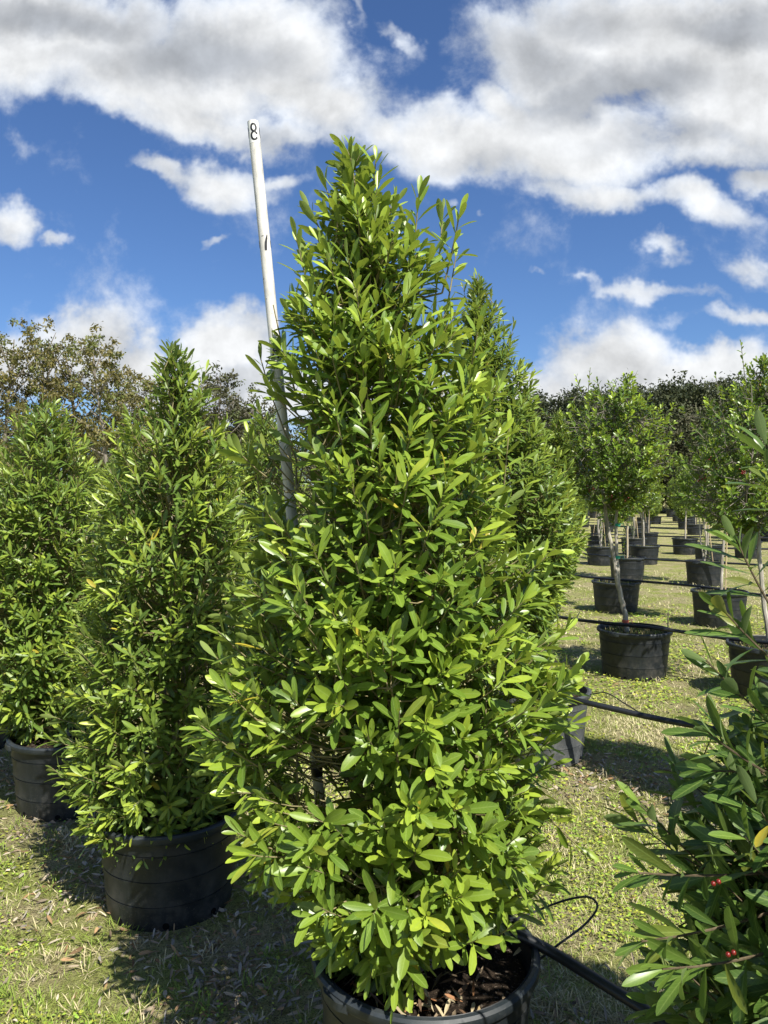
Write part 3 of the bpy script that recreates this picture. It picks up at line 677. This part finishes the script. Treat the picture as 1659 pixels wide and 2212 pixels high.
l2 = [(865, 70, 115), (900, 40, 155), (960, 5, 195), (1040, -25, 220), (1120, -45, 228), (1200, -55, 232), (1300, -60, 232), (1400, -55, 225), (1480, -40, 205), (1550, 0, 185), (1585, 40, 150)]
ld = [(at(a, b, Y2), at(c, d, Y2), k, .1) for a, b, c, d, k in [(100, 950, 92, 850, 10), (60, 980, 40, 900, 9), (140, 980, 160, 905, 9), (60, 1530, 20, 1590, 8), (120, 1540, 110, 1600, 8)]]
left2 = local_shrub('leafy shrub in a black pot with bark soil showing, near the left edge', env_from(l2, Y2), (-1.69, Y2), 203, n_shoots=1100, ll=.076, lw=.0165, nl=(9, 13), leaders=ld, seed=7.7, lump=.14, young=.6, zbase=.32, trunks=2,
                    potargs=dict(D=.56, H=.39, soil=.35))
# behind and to the right of the hero
YR = 4.72
r2 = [(615, 1028, 1045), (660, 1000, 1065), (720, 990, 1095), (800, 978, 1135), (900, 965, 1165), (1000, 955, 1215), (1100, 955, 1255), (1180, 965, 1268), (1250, 985, 1235), (1330, 1010, 1200), (1420, 1050, 1180), (1480, 1090, 1180)]
ld = [(at(a, b, YR), at(c, d, YR), k, .1) for a, b, c, d, k in [(1045, 720, 1030, 598, 12), (1030, 740, 1000, 625, 10), (1070, 760, 1060, 640, 10), (1090, 820, 1110, 700, 10), (1150, 1180, 1240, 1130, 10), (1160, 1200, 1260, 1175, 9), (1180, 1180, 1215, 1285, 9)]]
right2 = local_shrub('tall shrub in a weathered grey pot, behind the right side of the tallest shrub', env_from(r2, YR), (0.972, YR), 204, n_shoots=1350, ll=.085, lw=.020, nl=(9, 13), leaders=ld, seed=1.1, lump=.15, young=.65, zbase=.33, trunks=2, ns=3,
                     potargs=dict(D=.58, H=.42, soil=.35, mat='pot_grey'))
# near right corner
fr = (1.09, 1.46)
env_r = [(.36, .76, 1.42), (.55, .62, 1.6), (.75, .60, 1.66), (.95, .64, 1.65), (1.15, .74, 1.57), (1.30, .90, 1.45), (1.45, .97, 1.38), (1.6, 1.02, 1.25), (1.72, 1.06, 1.16)]
ld = [(at(a, b, e), at(c, d, f), k+7, .12) for a, b, e, c, d, f, k in [(1760, 1640, 1.5, 1525, 1440, 1.5, 11), (1760, 1520, 1.5, 1560, 1330, 1.5, 10), (1680, 1350, 1.5, 1590, 1180, 1.5, 9), (1720, 1720, 1.4, 1520, 1590, 1.4, 10), (1660, 1900, 1.42, 1365, 1900, 1.35, 11), (1680, 1980, 1.4, 1385, 2050, 1.3, 10), (1700, 2060, 1.35, 1430, 2110, 1.25, 9), (1700, 1150, 1.5, 1655, 975, 1.5, 8), (1720, 1680, 1.45, 1520, 1680, 1.4, 8)]]
right1 = local_shrub('dark leaved shrub with a few red berries filling the bottom right corner', env_r, fr, 205, mat='leaf_dark', n_shoots=1050, ll=.102, lw=.025, nl=(8, 12), leaders=ld, seed=3.0, lump=.2, young=.45, zbase=.33, trunks=2, stray=.08,
                     potargs=dict(D=.58, H=.40, soil=.34))
def berries(parent, pts, r=.0042, name='berries'):
    g = MB()
    for p in pts:
        prof = [(r*math.sin(a), r*math.cos(a)) for a in np.linspace(PI, 0, 7)]; prof[0] = (1e-5, -r); prof[-1] = (1e-5, r); g.lathe(prof, 8, p)
    return g.build(name, M['berry'], parent)
for px, py, Y in [(1573, 2082, 1.10), (1541, 1928, 1.14)]:
    c = at(px, py, Y)-np.array([fr[0], fr[1], 0])
    for dx, dz in ((0, 0), (.008, .003)): berries(right1, [c+np.array([dx, .001, dz])], .0040, 'berry')
copy_thing(left2, 'shrub just past the right edge, whose shadow lies across the grass strip', (2.14, 3.48, 0), 3.1, 1.05)
copy_thing(left2, 'dark shrub in a black pot cut off by the left edge of the photo', (-2.68, 4.95, 0), 2.0, 1.0)
copy_thing(right2, 'shrub glimpsed through the leaves straight behind the tallest shrub', (-.05, 5.75, 0), 1.2, .82)
copy_thing(left2, 'bright yellow green shrub behind, in the gap left of the leaning pole', (-1.12, 6.7, 0), 3.9, 1.08)
copy_thing(left2, 'shrub in the second row hidden behind the narrow leaved shrub', (-1.95, 7.7, 0), 1.1, 1.0)
copy_thing(left2, 'pale green shrub behind, in the gap between the two left shrubs', (-2.9, 8.7, 0), 5.2, 1.02)
copy_thing(right2, 'shrub behind the weathered grey pot, its black pot half hidden by leaves', (1.32, 7.1, 0), 2.4, .80)
copy_thing(right2, 'shrub behind the right shrub, dark pot beside the rows of small trees', (2.0, 9.7, 0), 4.0, .80)

# ================================================================== SMALL STANDARD TREES IN POTS
def std_tree(label, foot, trunk_lines, crown, n_shoots, ll, lw, seedn, ns=3, nl=(9, 14), ties=(), stakes=(), weeds=500, pot=None, bern=0, spires=(), young=.95, seg=40, leanmat='bark_pale', group='small potted trees in rows'):
    """everything local to the foot; crown: list of (z, cx, cy, r)"""
    rr_ = np.random.default_rng(seedn); F_ = Foliage(rr_); t_ = thing('potted_tree', label, 'tree', (foot[0], foot[1], 0), group)
    make_pot(t_, rng=rr_, weeds=weeds, seg=seg, **(pot or dict(D=.64, H=.42, soil=.37, detail=False)))
    tb = MB()
    for pts, r0, r1 in trunk_lines: 
        pts = np.array(pts, float); 
        # smooth the stem a little
        q = np.linspace(0, len(pts)-1, len(pts)*4-3); pts = np.stack([np.interp(q, range(len(pts)), pts[:, i]) for i in range(3)], 1)
        pts[1:-1] = (pts[:-2]+pts[1:-1]*2+pts[2:])/4; pts += rr_.normal(0, .003, pts.shape); tb.tube(pts, np.linspace(r0, r1, len(pts)), 8)
    tb.build('trunk', M[leanmat], t_)
    cr = np.array(crown); z0, z1 = cr[0, 0], cr[-1, 0]
    C = lambda z: np.array([np.interp(z, cr[:, 0], cr[:, 1]), np.interp(z, cr[:, 0], cr[:, 2]), z]); RR = lambda z: np.interp(z, cr[:, 0], cr[:, 3])
    PP = []
    for i in range(26):
        z = z0+(z1-z0)*(i+.5)/28; az = i*2.4; r = RR(z)*.6; tip = C(z)+np.array([math.cos(az)*r, math.sin(az)*r, 0]); b = C(max(z0-.05, z-r*1.1)); ts = np.linspace(0, 1, 5)[:, None]
        pts = b*(1-ts)+tip*ts; F_.tw.tube(pts, np.linspace(.007, .003, 5), 4, False); PP.append(pts)
    lead = [C(z) for z in np.linspace(z0-.05, z1-.08, 10)]; F_.tw.tube(lead, np.linspace(.013, .003, 10), 5, False); PP.append(np.array(lead)); PP = np.concatenate(PP)
    hs = np.linspace(z0, z1, 40); cdf = np.cumsum([RR(h)+.03 for h in hs]); cdf = cdf/cdf[-1]; sd_ = seedn*.37
    for i in range(n_shoots):
        h = np.interp((i+rr_.random())/n_shoots, cdf, hs); az = rr_.uniform(0, 2*PI); f = rr_.uniform(.75, 1.05) if rr_.random() < .62 else rr_.uniform(.2, .75)
        if rr_.random() < .14: f = rr_.uniform(1.05, 1.45)
        r = RR(h)*(1+.42*nz2(az, h*1.9, sd_))*f; tip = C(h)+np.array([math.cos(az)*r, math.sin(az)*r, rr_.uniform(-.03, .05)])
        rel = (h-z0)/(z1-z0); dv = unit(np.array([math.cos(az), math.sin(az), .2+1.6*rel+rr_.uniform(-.4, .4)])); b = tip-dv*rr_.uniform(.08, .18)
        j = np.argmin(np.sum((PP-b)**2, 1)); F_.tw.tube([PP[j], b], [.003, .002], 4, False)
        F_.shoot(b, tip, int(rr_.integers(*nl)), ll, lw, .05, young*(.4+.8*rel) if f > .75 else .05, .0018, sides=3)
    for b, t, k in spires: F_.shoot(b, t, k, ll, lw, .05, young, .003)
    F_.build(t_, M['leaf_holly'], M['bark_grey'], ns)
    if bern:
        for _ in range(bern):
            h = rr_.uniform(z0, z0+(z1-z0)*.45); az = rr_.uniform(PI, 2*PI); r = RR(h)*rr_.uniform(.7, 1.0); c = C(h)+np.array([math.cos(az)*r, math.sin(az)*r, 0])
            tag(berries(t_, [c+rr_.normal(0, .016, 3) for _ in range(9)], .0065, 'berry_cluster'), kind='stuff')
    for p0, p1, r in stakes:
        g = MB(); g.tube(np.linspace(p0, p1, 6), r, 6); g.build('stake', M['bamboo'], t_)
    for c, r, mt in ties:
        g = MB(); g.lathe([(r, -.012), (r+.004, -.012), (r+.004, .012), (r, .012)], 10, c); g.tube([(c[0]+r, c[1], c[2]), (c[0]+r+.02, c[1]-.01, c[2]+.015), (c[0]+r+.035, c[1]-.01, c[2]-.02)], .003, 4); g.build('tie', M[mt], t_)
    return t_
def gx(px, py): # ground point under a pixel
    d = ray(px, py); t = -CAM_H/d[2]; return np.array([d[0]*t, d[1]*t, 0])
def loc(px, py, Y, foot): p = at(px, py, Y); return (p[0]-foot[0], p[1]-foot[1], p[2])
# T1: front one, forked leaning stems
f1 = (2.27, 6.94)
L_ = lambda px, py, dy=0: loc(px, py, 6.94+dy, f1)
t1 = std_tree('nearest small tree, two leaning pale stems tied with orange tape in a ribbed black pot', f1,
    [([L_(1355, 1368), L_(1352, 1330), L_(1346, 1300), L_(1334, 1258), L_(1326, 1200), L_(1312, 1130), L_(1303, 1060), L_(1300, 1000)], .026, .015),
     ([L_(1352, 1335), L_(1342, 1290), L_(1336, 1240), L_(1333, 1200), L_(1330, 1130), L_(1336, 1060), L_(1335, 1000)], .017, .012)],
    [(at(0, 1085, 6.94)[2], -.20, 0, .22), (at(0, 1030, 6.94)[2], -.21, 0, .38), (at(0, 960, 6.94)[2], -.22, 0, .43), (at(0, 890, 6.94)[2], -.20, 0, .38), (at(0, 840, 6.94)[2], -.18, 0, .24), (at(0, 815, 6.94)[2], -.1, 0, .08)],
    540, .056, .025, 301, ties=[((L_(1351, 1336)[0], L_(1351, 1336)[1], L_(1351, 1336)[2]), .028, 'tie_orange'), ((L_(1334, 1128)[0], 0, L_(1334, 1128)[2]), .022, 'tie_green'), ((L_(1334, 1198)[0], 0, L_(1334, 1198)[2]), .022, 'tie_green')],
    stakes=[(L_(1443, 1375), L_(1443, 1318), .006)], weeds=900, pot=dict(D=.64, H=.425, soil=.37, bands=3), bern=5, seg=64,
    spires=[(L_(1270, 880), L_(1243, 805), 12), (L_(1265, 900), L_(1275, 790), 12), (L_(1340, 860), L_(1375, 800), 10), (L_(1300, 850), L_(1290, 815), 8), (L_(1245, 850), L_(1230, 870), 8)])
# generic ones, copied over the rows
def crown_of(z0, z1, r, ox=0, oy=0): return [(z0, ox, oy, r*.45), (z0+(z1-z0)*.18, ox, oy, r*.92), (z0+(z1-z0)*.42, ox*.8, oy, r), (z0+(z1-z0)*.68, ox*.6, oy, r*.72), (z0+(z1-z0)*.86, ox*.5, oy, r*.38), (z1, ox*.4, oy, r*.08)]
pA = std_tree('small tree with red berry clusters in the ribbed black pot at the right edge', (3.14, 6.2), [([(0, 0, .36), (-.06, 0, .7), (-.10, 0, 1.1), (-.12, .02, 1.5)], .024, .014), ([(0.01, 0, .38), (.05, .02, .8), (.02, .02, 1.3), (-.05, .02, 1.6)], .016, .011)],
    crown_of(1.36, 2.75, .56, -.22), 580, .056, .025, 302, stakes=[((.12, .05, .36), (.10, .04, 1.5), .008)], bern=12, spires=[((-.22, 0, 2.4), (-.28, 0, 2.86), 13), ((-.15, 0, 2.4), (-.10, 0, 2.76), 11), ((-.4, 0, 2.2), (-.48, 0, 2.6), 10)], seg=64, pot=dict(D=.66, H=.43, soil=.37))
pB = std_tree('small tree on a single stem, its black pot right of the nearest forked tree', (4.07, 9.3), [([(.02, 0, .36), (.03, 0, .8), (.06, 0, 1.2), (.06, 0, 1.5)], .021, .013)],
    crown_of(1.25, 2.45, .38, .02), 360, .058, .026, 303, stakes=[((.07, 0, .36), (.09, 0, 1.4), .009)], young=.9)
pC = std_tree('small tree with a leafy low sprout beside its stem and a weedy pot', (5.6, 13.4), [([(.0, 0, .36), (.03, 0, .8), (-.05, 0, 1.2), (-.05, 0, 1.5)], .022, .014), ([(.0, 0, .36), (-.08, 0, .8), (-.12, 0, 1.4)], .015, .010)],
    crown_of(1.22, 2.4, .40, 0), 350, .060, .027, 304, stakes=[((.15, 0, .36), (.02, 0, 1.4), .008)], spires=[((.0, -.05, .4), (-.05, -.06, .95), 26), ((.05, -.05, .4), (.06, -.06, .7), 14)])
G = 'small potted trees in rows'
near = [(pB, (3.18, 10.5), 'small tree standing directly behind the nearest tree, its pot left of centre', 1.3, 1.0),
 (pC, (4.44, 14.0), 'third small tree back in the line behind the nearest forked tree', 4.4, 1.0),
 (pB, (5.87, 17.3), 'small tree with a dark thin stem, fourth back behind the nearest forked tree', 2.0, 1.0),
 (pC, (4.8, 17.0), 'small tree whose black pot shows at the edge of the tall right shrub', .5, 1.0),
 (pB, (7.4, 17.5), 'small tree with its pot just behind the one with the leafy sprout', 3.6, .98),
 (pC, (6.5, 20.0), 'small tree in the narrow gap right of the fourth tree, grassy alley beside', 5.3, 1.0),
 (pB, (7.8, 19.9), 'small tree at the right side of the grassy alley, pot in shade', .9, 1.0),
 (pC, (8.95, 18.9), 'small tree with clustered thin stems near the right edge, far pot in shade', 2.2, 1.0),
 (pB, (7.9, 23.0), 'small tree with a green taped stem, left of the grassy alley', 4.9, .95),
 (pC, (10.7, 23.2), 'small tree far back near the right edge, pot behind the clustered stems', 1.8, 1.0),
 (pB, (12.4, 25.2), 'small tree furthest right of the far rows', 5.8, 1.0),
 (pC, (6.0, 21.5), 'small tree whose pale rim catches light beside the tall right shrub', 2.9, .95)]
for src, (x, y), lab, rz, s_ in near: copy_thing(src, lab, (x, y, 0), rz, s_)
rf = np.random.default_rng(77); k = 0
srcs = [pB, pC]
for j in range(9):
    Yc = 27+j*3.8
    for i in range(7):
        x = Yc*(0.27+0.05*i)+rf.uniform(-.5, .5)+(j % 2)*.6; y = Yc-i*.9+rf.uniform(-.4, .4)
        if abs(x/y-.382) < .012 and y < 32: continue
        if x/y > .56: continue
        if j >= 2: copy_thing(left2, 'full skirted dark shrub in the furthest rows, before the dark woods on the right', (x, y, 0), rf.uniform(0, 6), rf.uniform(.95, 1.2), 'furthest potted shrubs')
        else: copy_thing(srcs[k % 2], 'small potted tree in the far rows, before the full skirted shrubs', (x, y, 0), rf.uniform(0, 6), rf.uniform(.9, 1.08), 'far potted trees')
        k += 1
for (x, y) in [(-1.9, 11.5), (-3.4, 13.0), (-4.6, 12.2), (-2.4, 16.0), (-5.0, 16.0), (-4.0, 19.5), (-7.0, 18.0), (-6.0, 23)]:
    copy_thing(srcs[k % 2], 'potted tree in the far left rows, glimpsed between the near shrubs', (x, y, 0), rf.uniform(0, 6), .85, 'potted trees glimpsed on the left'); k += 1

# ================================================================== HOSES
def hose(name, pts, r, label, group='irrigation hoses along the rows', tubes=()):
    pts = np.array(pts, float); q = np.linspace(0, len(pts)-1, (len(pts)-1)*14+1); P_ = np.stack([np.interp(q, range(len(pts)), pts[:, i]) for i in range(3)], 1)
    for _ in range(6): P_[1:-1] = (P_[:-2]+P_[1:-1]*2+P_[2:])/4
    P_[:, 2] += .006*np.sin(q*2.1)
    root = thing(name, label, 'hose', tuple(P_[len(P_)//2]), group); off = P_[len(P_)//2]
    g = MB(); g.tube(P_-off, r, 12); g.build('pipe', M['hose'], root)
    for tp in tubes:
        tp = np.array(tp, float); n_ = len(tp); qq = np.linspace(0, n_-1, n_*10); c_ = []
        for u in qq:      # catmull-rom
            i = min(int(u), n_-2); f = u-i; p0, p1, p2, p3 = tp[max(i-1, 0)], tp[i], tp[i+1], tp[min(i+2, n_-1)]
            c_.append(.5*((2*p1)+(-p0+p2)*f+(2*p0-5*p1+4*p2-p3)*f*f+(-p0+3*p1-3*p2+p3)*f**3))
        g = MB(); g.tube(np.array(c_)-off, .0032, 8); g.build('drip_tube', M['hose'], root)
    return root
ORD = ['first', 'second', 'third', 'fourth', 'fifth', 'sixth', 'seventh', 'eighth']
H_ = .415
def on(px, py, z): d = ray(px, py); t = (z-CAM_H)/d[2]; return (d[0]*t, d[1]*t, z)
hose('irrigation_hose', [(-3.4, 6.0, H_), (-2.3, 4.75, H_), (-1.45, 3.85, H_-.03), (-.68, 3.30, H_), (-.3, 2.85, H_-.03), (.15, 2.37, H_+.01), on(1095, 2010, H_+.015), on(1195, 2062, H_-.02), on(1400, 2180, H_-.03), on(1560, 2290, H_-.03), (1.2, 1.2, H_)], .0150,
     'thick black hose resting on the rim of the nearest pot, running to the bottom right',
     tubes=[[on(1150, 2085, H_-.05), on(1200, 2045, H_-.02), on(1262, 1998, H_+.0), on(1290, 1960, H_+.03), on(1272, 1938, H_+.05), on(1220, 1945, H_+.04), on(1140, 1975, H_+.02), on(1075, 2000, H_+.0)]])
hose('irrigation_hose', [(-2.6, 9.0, .44), (-.9, 6.9, .43), (.2, 5.9, .43), on(1180, 1500, .44), on(1272, 1521, .44), on(1400, 1546, .42), on(1530, 1572, .41), on(1720, 1625, .40)], .0165,
     'black hose crossing the grass from the weathered grey pot towards the dark shrub',
     tubes=[[on(1545, 1578, .41), on(1525, 1620, .30), on(1515, 1655, .15), on(1520, 1690, .02)], [on(1275, 1500, .43), on(1310, 1497, .46), on(1350, 1520, .45), on(1390, 1545, .42)]])
hose('irrigation_hose', [(-1.5, 10.0, .44), on(1146, 1324, .44), on(1250, 1338, .44), on(1344, 1349, .45), on(1452, 1363, .44), on(1560, 1376, .42), on(1680, 1390, .43)], .016,
     'black hose lying across the rim of the nearest forked tree pot', tubes=[[on(1245, 1338, .44), on(1252, 1322, .46), on(1240, 1345, .3), on(1225, 1352, .2)]])
hose('irrigation_hose', [(-.5, 14, .43), on(1200, 1236, .44), on(1250, 1244, .44), on(1387, 1256, .45), on(1524, 1269, .44), on(1600, 1279, .42), on(1720, 1292, .43)], .017, 'second hose back behind the nearest forked tree, over the next row of pots')
hose('irrigation_hose', [(1, 17.5, .43), on(1200, 1190, .44), on(1290, 1199, .44), on(1434, 1210, .42), on(1659, 1222, .43), on(1720, 1226, .43)], .018, 'third hose back, between the second row and the far rows')
for k_, (ya, yb) in enumerate([(1170, 1184), (1154, 1160), (1135, 1142), (1124, 1130), (1112, 1118)]):
    hose('irrigation_hose', [on(1180, ya-2, .43), on(1300, ya, .44), on(1430, (ya+yb)/2+1, .40), on(1550, yb, .43), on(1720, yb+4, .43)], .020, f'thin dark hose line across the far pots, {ORD[k_]} from the near side', 'hose lines across the far rows')

# ================================================================== BACKGROUND TREES
def bg_tree(label, x, y, h, cr, mat, seedn, ncl=60, nleaf=46, ll=.16, cw=.62, trunk_r=.11, low=.25, group='tall trees behind the nursery', cat='tree', name='tall_tree', tall=1.0, flat_=1.0, barkm='bark_grey', ns=2):
    rr_ = np.random.default_rng(seedn); t_ = thing(name, label, cat, (x, y, 0), group); tb = MB(); ends = []
    def top(z): return np.array([.25*math.sin(z*.5+seedn), .25*math.cos(z*.4+seedn*2), z])
    st = [top(h*q)*np.array([1, 1, 1]) for q in np.linspace(0, .93, 12)]; st[0][2] = -.1; tb.tube(st, np.linspace(trunk_r, .025, 12), 8)
    nlimb = 17
    for i in range(nlimb):
        q = low+(.95-low)*(i+.5)/nlimb; z = h*q; az = i*2.4+rr_.uniform(-.4, .4); prof = math.sin(PI*min(1, (q-low+.12)/(1.02-low+.12)))**.7
        ln = cr*prof*rr_.uniform(.7, 1.1); b = top(z*.86); tip = top(z)+np.array([math.cos(az)*ln, math.sin(az)*ln, rr_.uniform(.1, .5)*ln*tall])
        mid = (b+tip)/2+rr_.normal(0, .08*ln, 3); ts = np.linspace(0, 1, 7)[:, None]; pts = (1-ts)**2*b+2*ts*(1-ts)*mid+ts*ts*tip
        tb.tube(pts, np.linspace(trunk_r*.38, .012, 7), 5, False); ends.append(tip)
        for _ in range(3):
            s0 = pts[rr_.integers(2, 6)]; e = s0+unit(rr_.normal(0, 1, 3)+np.array([math.cos(az), math.sin(az), .6]))*cr*rr_.uniform(.25, .5); tb.tube([s0, (s0+e)/2+rr_.normal(0, .04, 3), e], [.02, .014, .008], 4, False); ends.append(e)
    ends += [top(h*q)+rr_.normal(0, .15, 3) for q in np.linspace(.7, 1.0, 5)]; ends = np.array(ends)
    idx = rr_.integers(0, len(ends), ncl); cs = ends[idx]+rr_.normal(0, cw*.75, (ncl, 3))*np.array([1, 1, .8])
    szs = rr_.uniform(.35, 1.0, ncl)*cw
    pos = np.repeat(cs, nleaf, 0)+rr_.normal(0, .5, (ncl*nleaf, 3))*np.repeat(szs, nleaf)[:, None]*np.array([1, 1, .75*flat_])
    n_ = len(pos); pos[:, 2] = np.maximum(pos[:, 2], .4)
    d = rr_.normal(0, 1, (n_, 3)); d[:, 2] -= .2; nn = rr_.normal(0, 1, (n_, 3)); nn[:, 2] += .8
    cv = np.repeat(rr_.random(ncl), nleaf)*.6+rr_.random(n_)*.4
    a = np.stack([cv, (np.repeat(rr_.random(ncl), nleaf) > .7)*.7, np.zeros(n_)], 1)
    leaves_mesh('crown', pos, d, nn, rr_.uniform(.7, 1.3, n_)*ll, rr_.uniform(.4, .6, n_)*ll, a, M[mat], t_, ns, .25, uvs=False)
    tb.build('trunk', M[barkm], t_); return t_
def BG(px, top_y, Y, label, cr, mat, seedn, **kw):
    p = at(px, top_y, Y); return bg_tree(label, p[0], Y, p[2]-kw.get('cw', .6)*.9, cr, mat, seedn, **kw)
LB = [(20, 685, 34, 'tall bronze leaved tree cut off by the left edge', 1.7), (75, 675, 35, 'tallest bronze tree at the far left, standing before the cloud', 1.6), (145, 715, 36, 'slim bronze tree between the two tallest on the left', 1.3), (215, 700, 34, 'bronze tree with visible grey limbs, second tall crown from the left', 1.6),
      (265, 780, 36, 'lower bronze tree right of the visible grey limbs', 1.3), (330, 790, 38, 'dull brown tree behind the tip of the narrow leaved shrub', 1.5), (405, 810, 39, 'brown green tree hidden behind the narrow leaved shrub tip', 1.4), (465, 775, 38, 'dark olive tree right of the narrow leaved shrub tip', 1.4),
      (510, 850, 40, 'small dark olive tree next to the leaning pole', 1.2), (545, 845, 40, 'last olive tree before the tallest shrub covers the woods', 1.2), (-60, 700, 34, 'bronze tree outside the left edge whose branches reach in', 1.8)]
for i, (px, ty, Y, lab, cr) in enumerate(LB):
    BG(px, ty, Y, lab, cr, 'leaf_bronze' if px < 440 else 'leaf_brush', 500+i, ncl=125 if cr > 1.4 else 95, nleaf=34, ll=.17, cw=.42, trunk_r=.12)
for i, (px, ty, Y, cr) in enumerate([(-20, 900, 46, 3), (120, 905, 46, 3.2), (260, 915, 47, 3), (400, 900, 47, 3), (540, 905, 46, 3), (680, 900, 48, 3.5), (850, 880, 50, 4), (1020, 870, 52, 4)]):
    BG(px, ty, Y, f'dull low tree closing the view behind the left shrubs, {ORD[i]} from the left', cr, 'leaf_brush', 560+i, ncl=170, nleaf=34, ll=.26, cw=1.0, trunk_r=.12, low=.1, group='low trees closing the view')
RB = [(1230, 860, 66, 5, 'dark wood tree seen over the crown of the nearest forked tree'), (1330, 850, 68, 5, 'dark wood tree left of the rounded pair over the alley'), (1425, 838, 64, 5.0, 'rounded dark tree left of centre over the grassy alley'), (1490, 828, 62, 4.8, 'highest rounded dark tree over the grassy alley'), (1560, 830, 64, 5.0, 'dark tree behind the tip of the right hand small tree'),
      (1625, 832, 64, 5, 'dark tree right of the right hand small tree tip'), (1690, 826, 63, 5, 'dark tree cut off by the right edge'), (1140, 865, 68, 5, 'dark wood tree hidden behind the tall right shrub')]
for i, (px, ty, Y, cr, lab) in enumerate(RB):
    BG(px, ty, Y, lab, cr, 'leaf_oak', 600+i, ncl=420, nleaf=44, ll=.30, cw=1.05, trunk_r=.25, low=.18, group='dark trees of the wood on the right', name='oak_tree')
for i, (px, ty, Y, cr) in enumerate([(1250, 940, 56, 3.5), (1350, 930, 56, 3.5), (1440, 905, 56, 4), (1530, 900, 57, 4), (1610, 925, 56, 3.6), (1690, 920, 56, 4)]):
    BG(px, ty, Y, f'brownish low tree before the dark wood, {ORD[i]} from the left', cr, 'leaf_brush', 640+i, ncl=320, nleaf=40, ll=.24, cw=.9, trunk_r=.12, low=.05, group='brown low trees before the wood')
